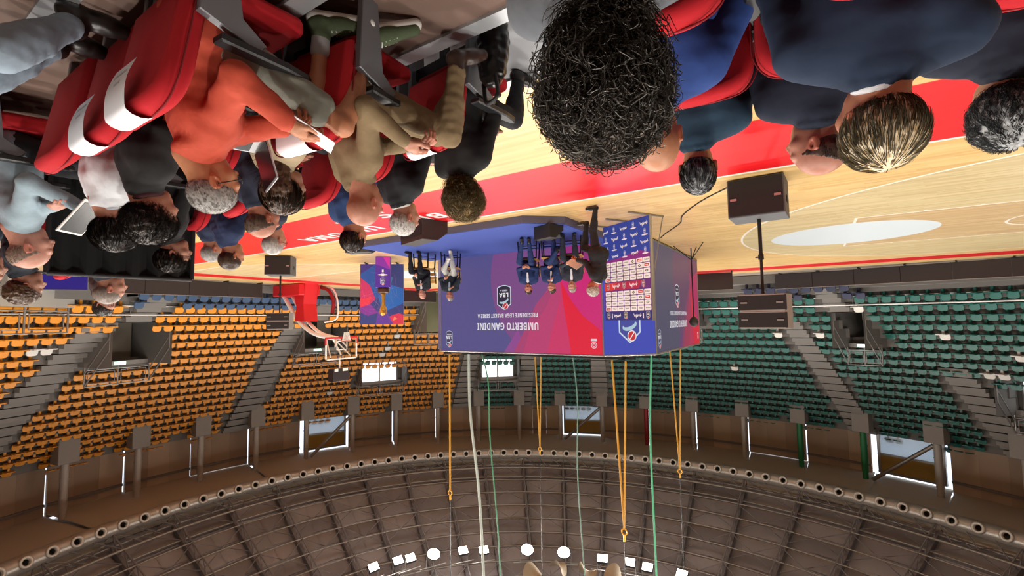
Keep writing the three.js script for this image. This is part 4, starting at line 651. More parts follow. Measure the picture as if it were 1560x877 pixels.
const headGeo = paint(sdfMesh(headPrims, 0.0046), (x, y, z) => {
  const t = 1 + 0.1 * noise(x * 60, y * 60, z * 60); let c = [t, t, t];
  for (const s of [-1, 1]) { const e = Math.hypot(x - s * 0.031, y - 0.005); if (e < 0.0105 && z > 0.08) c = e < 0.0055 ? [0.12, 0.1, 0.1] : [1.3, 1.4, 1.5]; if (Math.hypot((x - s * 0.033) / 2.4, y - 0.033 - 0.002) < 0.0045 && z > 0.07) c = [0.35, 0.3, 0.28]; }
  if (Math.abs(y + 0.069) < 0.012 && Math.abs(x) < 0.024 && z > 0.08) c = [1.02, 0.72, 0.72]; if (Math.abs(x) > 0.075 && Math.abs(y) < 0.035) c = [1.06, 0.82, 0.78]; return c;
});
// hand: wrist at the origin, fingers along +z, palm towards -y, thumb on -x (mirrored for the other hand)
function handGeo(curl) {
  const pr = [blob([0, 0, 0.045], [0.04, 0.014, 0.05], 0.02), cap([0, 0, -0.03], [0, 0, 0.02], 0.026, 0.03, 0.03)];
  [[-0.029, 0.09, 1], [-0.01, 0.096, 1.1], [0.01, 0.093, 1.02], [0.028, 0.084, 0.82]].forEach(([x, z, l]) => { let p = [x, 0.002, z - 0.012], a = 0.1; const L = [0.042 * l, 0.028 * l, 0.021 * l]; for (let j = 0; j < 3; j++) { a += curl * [0.7, 1, 0.7][j]; const q = [p[0] + x * 0.04, p[1] - Math.sin(a) * L[j], p[2] + Math.cos(a) * L[j]]; pr.push(cap(p, q, 0.0092 - j * 0.0012, 0.0084 - j * 0.0012, 0.006)); p = q; } });
  let p = [-0.03, -0.004, 0.02]; for (const q of [[-0.056, -0.014, 0.048], [-0.062, -0.022, 0.078], [-0.058, -0.03, 0.1]]) { pr.push(cap(p, q, 0.0125, 0.0098, 0.012)); p = q; }
  return paint(sdfMesh(pr, 0.0036), (x, y, z) => { const t = 1 + 0.12 * noise(x * 90, y * 90, z * 90); return z > 0.1 ? [t * 1.05, t * 0.9, t * 0.88] : [t, t, t]; });
}
const HAND = { rest: handGeo(0.35), grip: handGeo(0.85) };
const flipX = (g) => { const o = g.clone(); o.scale(-1, 1, 1); const ix = o.index.array; for (let i = 0; i < ix.length; i += 3) { const t = ix[i]; ix[i] = ix[i + 2]; ix[i + 2] = t; } return o; };
const HANDL = { rest: flipX(HAND.rest), grip: flipX(HAND.grip) };
function elbow(s, w, l1, l2, pole) { const d = w.clone().sub(s); let L = d.length(); const mx = (l1 + l2) * 0.995; if (L > mx) { w.copy(s).addScaledVector(d, mx / L); L = mx; d.copy(w).sub(s); } const a = (l1 * l1 - l2 * l2 + L * L) / (2 * L), h = Math.sqrt(Math.max(l1 * l1 - a * a, 0)); d.normalize(); const u = pole.clone().addScaledVector(d, -pole.dot(d)).normalize(); return s.clone().addScaledVector(d, a).addScaledVector(u, h); }
// ---------------------------------------------------------------- hair
const hairline = (x, y, z, o) => { const h = z < -0.03 ? lerp(-0.085, -0.035, smooth(-0.11, -0.03, z)) : z < 0.03 ? lerp(-0.035, 0.025, smooth(-0.03, 0.03, z)) : lerp(0.025, 0.078 - (o.fringe || 0), smooth(0.03, 0.085, z)); return h + (o.up || 0) - y; };
function hairGeo(o) {
  const th = o.thick, g = sdfMesh([blob([0, 0.034 + th * 0.35, -0.016 - th * 0.2], [0.077 + th, 0.09 + th, 0.098 + th], 0.02), ...(o.extra || [])], o.cell || 0.0055, (x, y, z, d) => {
    let e = d + (o.lump || 0.002) * (noise(x * o.nf, y * o.nf, z * o.nf) + 0.5 * noise(x * o.nf * 2.2, y * o.nf * 2.2, z * o.nf * 2.2 + 7));
    if (!o.free) e = Math.max(e, hairline(x, y, z, o) * 0.9 + 0.004 * noise(x * 70, y * 70, z * 70)); if (o.bald) e = Math.max(e, o.bald - Math.hypot(x * 0.95, y - 0.1, (z - 0.02) * 0.75)); return e;
  });
  return g;
}
function strands(base, n, o, pal) {                                    // thin tapered locks rooted on the hair surface
  const P = base.attributes.position, Nn = base.attributes.normal, ix = base.index.array, area = []; let tot = 0; const A = V(0, 0, 0), B = V(0, 0, 0), C = V(0, 0, 0);
  for (let i = 0; i < ix.length; i += 3) { A.fromBufferAttribute(P, ix[i]); B.fromBufferAttribute(P, ix[i + 1]); C.fromBufferAttribute(P, ix[i + 2]); tot += B.sub(A).cross(C.sub(A)).length(); area.push(tot); }
  const pos = [], nor = [], col = [], idx = [];
  for (let s = 0; s < n; s++) {
    const r = rnd() * tot; let l = 0, h = area.length - 1; while (l < h) { const m = (l + h) >> 1; if (area[m] < r) l = m + 1; else h = m; }
    const v = ix[l * 3]; const p = V(0, 0, 0).fromBufferAttribute(P, v).add(V(rr(-1, 1), rr(-1, 1), rr(-1, 1)).multiplyScalar(0.003)), nn = V(0, 0, 0).fromBufferAttribute(Nn, v); if (o.skip && o.skip(p)) continue;
    const flow = o.flow(p, nn), t = flow.clone().addScaledVector(nn, -flow.dot(nn)).normalize(), b = nn.clone().cross(t), len = rr(o.len[0], o.len[1]), seg = o.seg, pts = [], ph = rr(0, 6.28), turns = o.curl ? rr(1.0, 2.4) * (rnd() < 0.5 ? -1 : 1) : 0, cr = o.curl ? rr(o.curl * 0.5, o.curl) : 0;
    const q = p.clone().addScaledVector(nn, -0.002), dir = t.clone();
    for (let i = 0; i <= seg; i++) {
      const u = i / seg, a = ph + turns * 6.28 * u, w = q.clone(); if (cr) w.addScaledVector(nn, cr * (Math.cos(a) - Math.cos(ph)) * smooth(0, 0.3, u)).addScaledVector(b, cr * (Math.sin(a) - Math.sin(ph)) * smooth(0, 0.3, u)); pts.push(w);
      const c = q.clone().sub(V(0, 0.034, -0.016)); const n2 = V(c.x / 0.0064, c.y / 0.0081, c.z / 0.0096).normalize(); dir.addScaledVector(n2, -dir.dot(n2) * 0.9).add(V(0, -(o.fall || 0) / seg, 0)).normalize(); q.addScaledVector(dir, len / seg).addScaledVector(n2, (o.lift || 0) / seg);
    }
    const c = new THREE.Color(pal[Math.floor(rnd() * pal.length)]), base0 = pos.length / 3, w0 = rr(o.w * 0.6, o.w), fx = o.free ? 0 : 0;
    for (let i = 0; i <= seg; i++) {
      const d = (pts[Math.min(i + 1, seg)]).clone().sub(pts[Math.max(i - 1, 0)]).normalize(), e1 = d.clone().cross(nn).normalize(), e2 = e1.clone().cross(d), w = w0 * (i === seg ? 0.15 : 1 - 0.5 * i / seg);
      for (let k = 0; k < 3; k++) { const a = k * 2.094, e = e1.clone().multiplyScalar(Math.cos(a)).addScaledVector(e2, Math.sin(a)); pos.push(pts[i].x + e.x * w, pts[i].y + e.y * w, pts[i].z + e.z * w); nor.push(e.x, e.y, e.z); col.push(c.r, c.g, c.b); }
      if (i) for (let k = 0; k < 3; k++) { const a = base0 + (i - 1) * 3 + k, d2 = base0 + (i - 1) * 3 + (k + 1) % 3; idx.push(a, d2, a + 3, d2, d2 + 3, a + 3); }
    }
  }
  const g = new THREE.BufferGeometry(); g.setAttribute('position', new THREE.Float32BufferAttribute(pos, 3)); g.setAttribute('normal', new THREE.Float32BufferAttribute(nor, 3)); g.setAttribute('color', new THREE.Float32BufferAttribute(col, 3)); g.setIndex(idx); return g;
}
const hairMat = new THREE.MeshStandardMaterial({ vertexColors: true, roughness: 0.42 });
const crown = V(0, 0.12, -0.045);
const comb = { back: (p) => p.clone().sub(crown).add(V(0, -0.03, 0)), front: (p) => V(p.x * 2, -0.2, p.z < 0 ? -0.6 : 0.6), down: (p) => V(p.x, -1, p.z * 0.5), loose: (p) => p.clone().sub(crown).normalize().add(V(rr(-0.9, 0.9), rr(-0.9, 0.5), rr(-0.9, 0.9))), wild: () => V(rr(-1, 1), rr(-1, 0.6), rr(-1, 1)) };
function makeHair(style, pal, near) {
  const S = {
    short: { thick: 0.006, lump: 0.0015, nf: 60, n: near ? 2600 : 0, len: [0.018, 0.034], seg: 3, w: 0.0011, flow: comb.back, lift: 0.003 },
    medium: { thick: 0.014, lump: 0.004, nf: 45, fringe: 0.012, n: near ? 3000 : 0, len: [0.04, 0.07], seg: 5, w: 0.0012, flow: comb.back, lift: 0.003 },
    wavy: { thick: 0.022, lump: 0.008, nf: 38, fringe: 0.02, n: near ? 2600 : 0, len: [0.04, 0.075], seg: 7, w: 0.0014, flow: comb.back, curl: 0.006, lift: 0.004 },
    curly: { thick: 0.04, lump: 0.03, nf: 17, fringe: 0.03, up: -0.03, n: 4600, len: [0.07, 0.15], seg: 16, w: 0.0021, flow: comb.loose, curl: 0.017, lift: 0.022, extra: [blob([0.0, 0.09, -0.03], [0.09, 0.08, 0.09], 0.05), blob([0.02, -0.06, -0.07], [0.085, 0.08, 0.07], 0.05)] },
    fuzzy: { thick: 0.03, lump: 0.016, nf: 26, fringe: 0.03, up: -0.03, n: 3600, len: [0.05, 0.09], seg: 12, w: 0.002, flow: comb.loose, curl: 0.011, lift: 0.02, extra: [blob([0, -0.05, -0.06], [0.075, 0.07, 0.06], 0.05)] },
    crop: { thick: 0.0035, lump: 0.001, nf: 90, n: near ? 2200 : 0, len: [0.006, 0.012], seg: 2, w: 0.0009, flow: comb.back, lift: 0.003 },
    rim: { thick: 0.004, lump: 0.001, nf: 90, bald: 0.088, n: near ? 1500 : 0, len: [0.008, 0.014], seg: 2, w: 0.0009, flow: comb.down, lift: 0.002 },
    long: { thick: 0.016, lump: 0.004, nf: 40, fringe: 0.02, n: near ? 3200 : 0, len: [0.12, 0.2], seg: 9, w: 0.0014, flow: comb.down, fall: 0.5, extra: [cap([-0.06, 0.0, -0.05], [-0.07, -0.2, -0.06], 0.05, 0.04, 0.04), cap([0.06, 0.0, -0.05], [0.07, -0.2, -0.06], 0.05, 0.04, 0.04), cap([0, 0, -0.08], [0, -0.24, -0.09], 0.055, 0.045, 0.05)], free: 1 },
  }[style];
  const base = hairGeo(S); if (style === 'long') { const p = base.attributes.position; const ix = base.index.array, keep = []; for (let i = 0; i < ix.length; i += 3) { let ok = 0; for (let j = 0; j < 3; j++) { const v = ix[i + j]; if (!(p.getZ(v) > 0.035 && p.getY(v) < 0.07 && Math.abs(p.getX(v)) < 0.075)) ok = 1; } if (ok) keep.push(ix[i], ix[i + 1], ix[i + 2]); } base.setIndex(keep); }
  const c0 = pal.map((c) => new THREE.Color(c)); paint(base, (x, y, z) => { const t = clamp(0.5 + 0.9 * noise(x * 55 + 3, y * 25, z * 55), 0, 0.999), c = c0[Math.floor(t * Math.min(c0.length, 3))]; return [c.r * 0.9, c.g * 0.9, c.b * 0.9]; });
  if (!S.n) return base; return mergeGeometries([base, strands(base, S.n, S, pal)]);
}
// ---------------------------------------------------------------- a clothed figure from joints (local frame, facing +z)
function figure(name, label, root, turn, J, o) {
  const g = thing('person', label, 'person', root, turn, o.group); const cell = o.cell || 0.014, near = o.near;
  const sk = new THREE.MeshStandardMaterial({ color: o.skin || '#b97f62', vertexColors: true, roughness: 0.5 });
  const { H, N, S, E, W, hip, K, A, T, head, hy, hp, hr } = J, mid = (t) => H.clone().lerp(N, t), X = V(1, 0, 0);
  const torso = (i, k) => [cap(mid(0.02).addScaledVector(X, -0.075), mid(0.02).addScaledVector(X, 0.075), 0.12 + i, 0.12 + i, k), cap(mid(0.34).addScaledVector(X, -0.06), mid(0.34).addScaledVector(X, 0.06), 0.108 + i + (o.belly || 0), 0.108 + i + (o.belly || 0), k + 0.03), cap(mid(0.68).addScaledVector(X, -0.085), mid(0.68).addScaledVector(X, 0.085), 0.112 + i, 0.112 + i, k + 0.03), cap(S[0].clone().lerp(S[1], 0.06), S[0].clone().lerp(S[1], 0.94), 0.062 + i, 0.062 + i, k + 0.03), cap(N.clone().add(V(-0.02, 0.0, 0)), S[0].clone().lerp(N, 0.25), 0.05 + i * 0.6, 0.05 + i, k), cap(N.clone().add(V(0.02, 0.0, 0)), S[1].clone().lerp(N, 0.25), 0.05 + i * 0.6, 0.05 + i, k)];
  const arm = (s, i, cut = 1) => [cap(S[s], E[s], 0.052 + i, 0.042 + i, 0.03), cap(E[s], E[s].clone().lerp(W[s], cut), 0.041 + i, lerp(0.041, 0.028, cut) + i, 0.02)];
  const leg = (s, i, cut = 1) => [cap(hip[s], K[s], 0.082 + i, 0.056 + i, 0.05), cap(K[s], K[s].clone().lerp(A[s], cut), 0.056 + i, lerp(0.056, 0.036, cut) + i, 0.02), cap(K[s].clone().lerp(A[s], 0.15), K[s].clone().lerp(A[s], 0.45), 0.056 + i, 0.05 + i, 0.03)];
  // body
  const hm = new THREE.Matrix4().compose(head, new THREE.Quaternion().setFromEuler(new THREE.Euler(hp || 0, hy || 0, hr || 0, 'YXZ')), V(1, 1, 1).multiplyScalar(o.headScale || 1));
  const foot = (s) => { const f = T[s].clone().sub(A[s]); return [cap(A[s].clone().add(V(0, -0.035, 0)), T[s], 0.04, 0.028, 0.03)]; };
  const bodyG = paint(sdfMesh([...torso(-0.012, 0.05), ...arm(0, -0.004), ...arm(1, -0.004), ...leg(0, -0.004), ...leg(1, -0.004), ...foot(0), ...foot(1), cap(N.clone().add(V(0, 0.0, 0.005)), head.clone().add(V(0, -0.06, -0.03).applyEuler(new THREE.Euler(hp || 0, hy || 0, 0, 'YXZ'))), 0.06, 0.052, 0.03)], o.bare ? 0.011 : cell * 1.25), (x, y, z) => { const t = 1 + 0.14 * noise(x * 30, y * 30, z * 30); return [t, t * 0.98, t * 0.97]; });
  const parts = [bodyG, headGeo.clone().applyMatrix4(hm)];
  for (const s of [0, 1]) { const d = (J.hd && J.hd[s] ? J.hd[s].clone() : W[s].clone().sub(E[s])).normalize(), up = (J.hu && J.hu[s]) || V(0, 1, 0), xa = up.clone().cross(d).normalize(), ya = d.clone().cross(xa); parts.push((s ? HANDL : HAND)[o.hands || 'rest'].clone().applyMatrix4(new THREE.Matrix4().makeBasis(xa, ya, d).setPosition(W[s]))); }
  mesh('body', mergeGeometries(parts), sk, g);
  // clothes
  const cloth = (geo, color, nm, rough = 0.85, lab) => { const f = o.fleck || 0.1; paint(geo, (x, y, z) => { const t = 1 + f * noise(x * 120, y * 120, z * 120) + f * 0.4 * noise(x * 40, y * 40, z * 40); return [t, t, t]; }); const m2 = mesh(nm, geo, new THREE.MeshStandardMaterial({ color, vertexColors: true, roughness: rough }), g); if (lab) m2.userData.label = lab; return m2; };
  const inf = o.puff || 0.012, sl = o.sleeve === undefined ? 0.94 : o.sleeve;
  const sleeves = [0, 1].flatMap((s) => (sl < 0.2 ? [cap(S[s], S[s].clone().lerp(E[s], 0.6), 0.056 + inf, 0.056 + inf, 0.03)] : arm(s, inf, sl)));
  cloth(sdfMesh([...torso(inf, 0.05), ...sleeves, ...(o.hem ? [cap(mid(-0.02).addScaledVector(X, -0.09), mid(-0.02).addScaledVector(X, 0.09), 0.135 + inf, 0.135 + inf, 0.05)] : []), ...(o.hood ? [blob(N.clone().add(V(0, 0.01, -0.08)), [0.11, 0.05, 0.07], 0.04)] : []), cap(N.clone().add(V(0, -0.09, -0.03)), N.clone().add(V(0, 0.0, -0.024)), 0.1, 0.085, 0.03), ...(o.topName ? [] : Array.from({ length: 12 }, (_, i) => { const f = (a) => N.clone().add(V(0.068 * Math.sin(a), 0.03 - 0.035 * Math.cos(a), 0.008 + 0.072 * Math.cos(a))); return cap(f(i * 0.5236), f((i + 1) * 0.5236), 0.019, 0.019, 0.012); })), blob(N.clone().add(V(0, 0.12, 0.045)), [0.05, 0.06, 0.06], 0.01, true)], cell, null, o.fold || 0.006, near ? 8 : 11), o.top, o.topName || 'jacket');
  if (o.pants) { const cutL = o.shorts ? 0 : 0.93; cloth(sdfMesh([...torso(0.004, 0.05).slice(0, 1), ...[0, 1].flatMap((s) => (o.shorts ? [cap(hip[s], hip[s].clone().lerp(K[s], 0.8), 0.1, 0.086, 0.05)] : leg(s, 0.014, cutL)))], cell, null, 0.006, 13), o.pants, o.shorts ? 'shorts' : 'trousers'); }
  if (o.shoes) for (const s of [0, 1]) {
    const d = T[s].clone().sub(A[s]).setY(0).normalize(), dn = T[s].clone().sub(A[s].clone().add(V(0, -0.045, 0))).normalize(), a = A[s].clone().add(V(0, -0.045, 0));
    const sh = cloth(sdfMesh([cap(a.clone().addScaledVector(dn, -0.025), a.clone().addScaledVector(dn, 0.11), 0.043, 0.04, 0.02), cap(a.clone().addScaledVector(dn, 0.08), T[s].clone().addScaledVector(dn, 0.03), 0.042, 0.034, 0.03), cap(a, A[s].clone().add(V(0, 0.02, 0)), 0.046, 0.046, 0.02)], near ? 0.009 : 0.014), o.shoes, 'shoe', o.shoeRough || 0.35);
    if (o.sole) { const up = V(0, 1, 0).addScaledVector(dn, -dn.y).normalize(); const q = [cap(a.clone().addScaledVector(dn, -0.03).addScaledVector(up, -0.032), T[s].clone().addScaledVector(dn, 0.05).addScaledVector(up, -0.024), 0.042, 0.034, 0.02)]; const sg = sdfMesh(q, 0.008); mesh('sole', sg, mat(o.sole, 0.7), sh); if (near) { const lc = []; for (let i = 0; i < 5; i++) { const c = a.clone().addScaledVector(dn, 0.05 + i * 0.022).addScaledVector(up, 0.044 - i * 0.002), sd = dn.clone().cross(up); lc.push(rod(c.clone().addScaledVector(sd, -0.024), c.clone().addScaledVector(sd, 0.024), 0.004, 5)); } mesh('laces', lc, M.white, sh); } }
    if (o.sock) cloth(sdfMesh([cap(A[s], A[s].clone().lerp(K[s], 0.2), 0.043, 0.046, 0.01)], 0.009), o.sock, 'sock');
  }
  if (o.collar) { const c = N.clone(), col = xf(clean(new THREE.TorusGeometry(0.06, 0.012, 8, 26)), 0, 0, 0, Math.PI / 2 + 0.25); col.scale(1, 1.5, 1.02); col.translate(c.x, c.y + 0.052, c.z + 0.0); mesh('collar', col, mat(o.collar, 0.8), g); }
  if (o.shirt) cloth(sdfMesh([cap(mid(0.5).add(V(0, 0, 0.125 + inf)), N.clone().add(V(0, -0.03, 0.07)), 0.022, 0.036, 0.01)], 0.009), o.shirt, 'shirt_front');
  if (o.hair) { const hg = makeHair(o.hair, o.hairPal, near); hg.applyMatrix4(hm); mesh('hair', hg, hairMat, g); }
  if (o.glasses) { const gl = [0, 1].map((s) => { const q = s ? 1 : -1; return [xf(new THREE.TorusGeometry(0.02, 0.0022, 6, 18), q * 0.031, 0.004, 0.106), rod([q * 0.052, 0.008, 0.104], [q * 0.082, 0.012, -0.005], 0.0022, 5)]; }); gl.push(rod([-0.011, 0.008, 0.107], [0.011, 0.008, 0.107], 0.0022, 5)); const gg = join(gl); gg.applyMatrix4(hm); mesh('glasses', gg, M.black, g); }
  return g;
}
// seated figure whose head centre stands at a given place
function seated(label, hx, hyy, hz, turn, o) {
  const L = o.lean || 0.08, tl = (o.tl || 0.5), side = o.side || 0, N0 = V(side, tl * Math.cos(L), tl * Math.sin(L)), headRel = N0.clone().add(V(side * 0.2, 0.15, 0.03 + (o.poke || 0)));
  const fl = o.floor === undefined ? FLOORY(hz) : o.floor, hipY = hyy - headRel.y, off = V(headRel.x, 0, headRel.z).applyAxisAngle(V(0, 1, 0), turn), root = [hx - off.x, fl, hz - off.z], b = hipY - fl;
  const H = V(0, b, 0), N = N0.clone().setY(b + N0.y), head = headRel.clone().setY(b + headRel.y), w = o.wide || 0.185, sp = o.spread === undefined ? 0.1 : o.spread;
  const S = [-1, 1].map((s) => N.clone().add(V(s * w, -0.075, -0.01))), hip = [-1, 1].map((s) => V(s * 0.09, b, 0.02));
  const toL = (p) => V(p[0] - root[0], p[1] - fl, p[2] - root[2]).applyAxisAngle(V(0, 1, 0), -turn); const wl = (l) => l && l.map((p) => arr(toL(p)));
  if (o.wK) o = { ...o, K: wl(o.wK), A: wl(o.wA), T: wl(o.wT) }; if (o.wW) o = { ...o, W: wl(o.wW).map((p) => [p[0], p[1] - b, p[2]]) };
  const kneeY = Math.min(b + 0.02, 0.56), K = o.K ? o.K.map((k) => V(...k)) : [-1, 1].map((s) => V(s * (0.09 + sp * 0.6), kneeY, 0.44)), A = o.A ? o.A.map((k) => V(...k)) : [-1, 1].map((s, i) => V(s * (0.08 + sp * 0.5), 0.085, 0.5 + (i ? 0.03 : -0.04))), T = o.T ? o.T.map((k) => V(...k)) : A.map((a, i) => a.clone().add(V(i ? 0.03 : -0.03, -0.045, 0.15)));
  const wrist = o.W ? o.W.map((k) => V(k[0], b + k[1], k[2])) : [-1, 1].map((s) => V(s * 0.07, b + 0.13, 0.3));
  const E = [0, 1].map((s) => elbow(S[s], wrist[s], 0.29, 0.26, V(s ? 0.7 : -0.7, -0.6, -0.5)));
  if (o.chair) { const f = V(0, 0, 0.06).applyAxisAngle(V(0, 1, 0), turn); const ct = o.ct === undefined ? turn : o.ct, cp = o.cp || [root[0] + f.x, hipY - 0.1, root[2] + f.z]; upholstered(...cp, ct, o.chair); if (o.sign) signOn(...cp, ct, o.sign); }
  return figure('person', label, root, turn, { H, N, S, E, W: wrist, hip, K, A, T, head, hy: o.hy || 0, hp: o.hp || 0, hr: o.hr || 0, hd: o.hd && o.hd.map((q) => V(...q)), hu: o.hu && o.hu.map((q) => V(...q)) }, o);
}
// ---------------------------------------------------------------- the audience
const PI = Math.PI, AUD = 'seated audience', PAN = 'panel on the stage';
const P = (o) => ({ group: AUD, near: 1, cell: 0.013, pants: '#1a1c22', shoes: '#191514', headScale: 1.06, ...o });
seated('person with a big mop of dark grey streaked curls in a grey top', 7.11, 1.53, 6.5, PI - 0.1, P({ hair: 'curly', hairPal: ['#7d7066', '#93877b', '#5f544b', '#d8d0c6', '#aba094', '#c0b6aa', '#e6dfd6', '#85786d', '#6d6157'], top: '#6f747b', skin: '#a8735a', floor: 0.6, lean: 0.05 }));
seated('bald person in a royal blue jacket on a red seat', 7.17, 1.45, 5.82, PI - 0.1, P({ top: '#234183', pants: '#1b2848', skin: '#b9805f', collar: '#e8e8ea', wide: 0.2, belly: 0.02, chair: 'red seat behind the royal blue jacket', W: [[-0.2, 0.12, 0.3], [0.2, 0.12, 0.3]] }));
seated('person with grey topped dark hair in a dark teal jacket', 7.17, 1.36, 5.05, PI - 0.12, P({ hair: 'short', hairPal: ['#26282a', '#3a3d40', '#8d9296', '#55595c', '#1c1d1f'], top: '#16354a', wide: 0.2, chair: 'red seat behind the dark teal jacket' }));
seated('person with short blond hair in a dark navy suit and white collar', 6.51, 1.56, 5.85, PI - 0.25, P({ hair: 'medium', hairPal: ['#e6d0a6', '#f0e0bf', '#cfb27d', '#f7ecd2', '#dcc393'], top: '#172942', collar: '#dfe2e8', skin: '#c08468', wide: 0.21, belly: 0.02, hy: -0.25, hp: 0.1, chair: 'red seat hidden behind the dark navy suit' }));
seated('bald person in a black suit looking towards the stage in profile', 6.65, 1.36, 5.05, PI - 0.2, P({ hair: 'rim', hairPal: ['#3a2c26', '#57453c'], top: '#131d30', skin: '#b27a66', hy: -1.1, chair: 'red seat behind the black suit' }));
seated('person with combed grey hair in a charcoal jacket', 6.07, 1.38, 5.2, PI - 0.15, P({ hair: 'wavy', hairPal: ['#8d9092', '#a9acad', '#6c7072', '#bcbfbf', '#565a5c'], top: '#1b2233', skin: '#b98a70', wide: 0.2, chair: 'red seat behind the charcoal jacket' }));
// right hand block
const mG = seated('person in a terracotta hoodie, grey shorts and green sneakers bending forward', 9.11, 1.46, 6.52, PI + 0.2, P({ ct: PI, cp: [8.95, 0.76, 6.53], side: -0.12, tl: 0.47,
  lean: 0.18, hp: 0.4, hair: 'crop', hairPal: ['#8d8a86', '#a7a39e', '#6b6763', '#c0bcb6'], glasses: 1, top: '#b2432c', topName: 'hoodie', hood: 1, hem: 1, puff: 0.022, fold: 0.009, pants: '#8f9488', shorts: 1, bare: 1, skin: '#b57a58', shoes: '#4d5b40', shoeRough: 0.8, sole: '#e4e4de', sock: '#a5a7a8', hands: 'grip', sleeve: 0.85, headScale: 1.08,
  wK: [[8.78, 1.14, 6.2], [8.6, 1.17, 6.17]], wA: [[8.74, 0.66, 6.2], [8.63, 0.66, 5.98]], wT: [[8.62, 0.6, 6.06], [8.5, 0.53, 5.82]], wW: [[8.72, 1.2, 6.36], [8.62, 1.25, 6.42]], chair: 'red seat behind the terracotta hoodie', sign: 'white sheet folded over the seat behind the terracotta hoodie' }));
seated('person in a black shirt with thick dark curls and a short beard', 9.72, 1.53, 6.55, PI + 0.1, P({ ct: PI, cp: [9.45, 0.76, 6.52], side: -0.1, hair: 'wavy', hairPal: ['#2a2320', '#3a302a', '#211b18', '#4c4038'], top: '#101113', topName: 'shirt', sleeve: 0.1, skin: '#c08a72', lean: 0.1, hp: 0.15, hy: -0.1, collar: '#3a1218', chair: 'red seat behind the black shirt', sign: 'white sheet folded over the seat behind the black shirt' }));
seated('person in a white shirt with smooth dark hair', 10.05, 1.56, 6.6, PI + 0.05, P({ ct: PI, cp: [9.98, 0.76, 6.55], hair: 'medium', hairPal: ['#2a2421', '#352e2a', '#211c1a', '#463d37'], top: '#d9dde2', topName: 'shirt', sleeve: 0.1, skin: '#b27d66', lean: 0.08, hp: 0.2, collar: '#c9d0da', chair: 'red seat behind the white shirt' }));
seated('bald person in a pale blue shirt holding up a tablet', 11.11, 1.61, 6.75, PI + 0.2, P({ hair: 'rim', hairPal: ['#8a7468', '#a08a7c'], top: '#8fa3ae', topName: 'shirt', skin: '#c58f7c', lean: 0.15, hp: 0.25, hands: 'grip', wW: [[10.72, 1.36, 6.72], [10.66, 1.36, 6.62]], chair: 'red seat behind the pale blue shirt' }));
seated('person with dark hair and white collar beyond the pale blue shirt', 12.05, 1.71, 6.82, PI + 0.1, P({ near: 0, hair: 'medium', hairPal: ['#171514', '#221f1d'], top: '#2c3a4a', collar: '#eeeeee', skin: '#b98a74', chair: 'red seat under the dark haired person with white collar' }));
seated('person with ruffled brown hair at the end of the row', 12.5, 1.78, 6.5, PI + 0.1, P({ near: 0, hair: 'wavy', hairPal: ['#4a3525', '#5d4430', '#3a281b'], top: '#232a33', skin: '#bb8a74', chair: 'red seat under the brown haired person' }));
seated('person in a khaki suit with bald head and crossed legs', 8.86, 1.45, 5.82, PI + 0.35, P({ ct: PI - 0.1, top: '#7b684a', pants: '#7d6a4c', skin: '#b87f68', collar: '#7a6646', lean: 0.18, hp: 0.1, hy: -0.5, shoes: '#33221c', sock: '#151a30', hands: 'grip', wK: [[8.56, 1.0, 5.52], [8.42, 1.06, 5.58]], wA: [[8.62, 0.6, 5.3], [8.34, 0.68, 5.6]], wT: [[8.55, 0.52, 5.2], [8.28, 0.58, 5.48]], wW: [[8.52, 1.15, 5.76], [8.48, 1.18, 5.86]], chair: 'red seat behind the khaki suit', sign: 'white sheet folded over the seat behind the khaki suit' }));
seated('person with long straight brown hair in a beige top', 9.4, 1.32, 5.98, PI + 0.1, P({ hair: 'long', hairPal: ['#4a3628', '#5d4534', '#3b2a1f', '#7d614a', '#6a5038'], top: '#a8977a', topName: 'blouse', skin: '#c69a84', lean: 0.2, chair: 'red seat behind the long brown hair', sign: 'white sheet folded over the seat behind the long brown hair' }));
seated('balding person in a navy jacket next to the long brown hair', 9.95, 1.4, 5.82, PI + 0.05, P({ hair: 'rim', hairPal: ['#5a4a40', '#6d5b4f'], top: '#171f33', skin: '#b98069', hy: -0.2, hp: 0.1, chair: 'red seat behind the balding person in navy' }));
seated('person in a black jacket with glasses in front of the black partition', 11.2, 1.55, 5.88, PI + 0.2, P({ hair: 'medium', hairPal: ['#1a1513', '#2a211c', '#4a3d34'], top: '#121315', skin: '#b88872', glasses: 1, hy: 0.2, chair: 'red seat behind the black jacket and glasses', sign: 'white sheet folded over the seat behind the black jacket and glasses' }));
seated('person with fuzzy blond curls in a black jumper', 8.72, 1.25, 5.05, PI + 0.1, P({ hair: 'fuzzy', hairPal: ['#dcb87c', '#ecd09a', '#c0965a', '#f6e4bc', '#cfa868'], top: '#0f1011', topName: 'jumper', skin: '#b98a70', lean: 0.1, chair: 'red seat behind the fuzzy blond curls', sign: 'white sheet folded over the seat behind the fuzzy blond curls' }));
seated('person with cropped white hair in a black jacket and white collar', 9.33, 1.34, 5.05, PI + 0.15, P({ hair: 'crop', hairPal: ['#c9c6c3', '#dedbd8', '#aaa7a4'], top: '#13161b', collar: '#e2e2de', skin: '#c08d7b', chair: 'red seat behind the cropped white hair', sign: 'white sheet folded over the seat behind the cropped white hair' }));
seated('person with receding dark hair in a blue shirt', 9.94, 1.41, 5.05, PI + 0.1, P({ hair: 'short', hairPal: ['#2a1f19', '#3a2b22', '#1d1511'], top: '#22406e', topName: 'shirt', skin: '#b47c62', hy: -0.3, chair: 'red seat behind the blue shirt' }));
seated('person with thin grey hair and glasses in a navy jacket', 11.06, 1.34, 5.1, PI + 0.1, P({ near: 0, hair: 'crop', hairPal: ['#a9a5a1', '#c4c0bb'], top: '#1a2236', skin: '#bd8c79', glasses: 1, hy: -0.4, chair: 'red seat behind the thin grey hair' }));
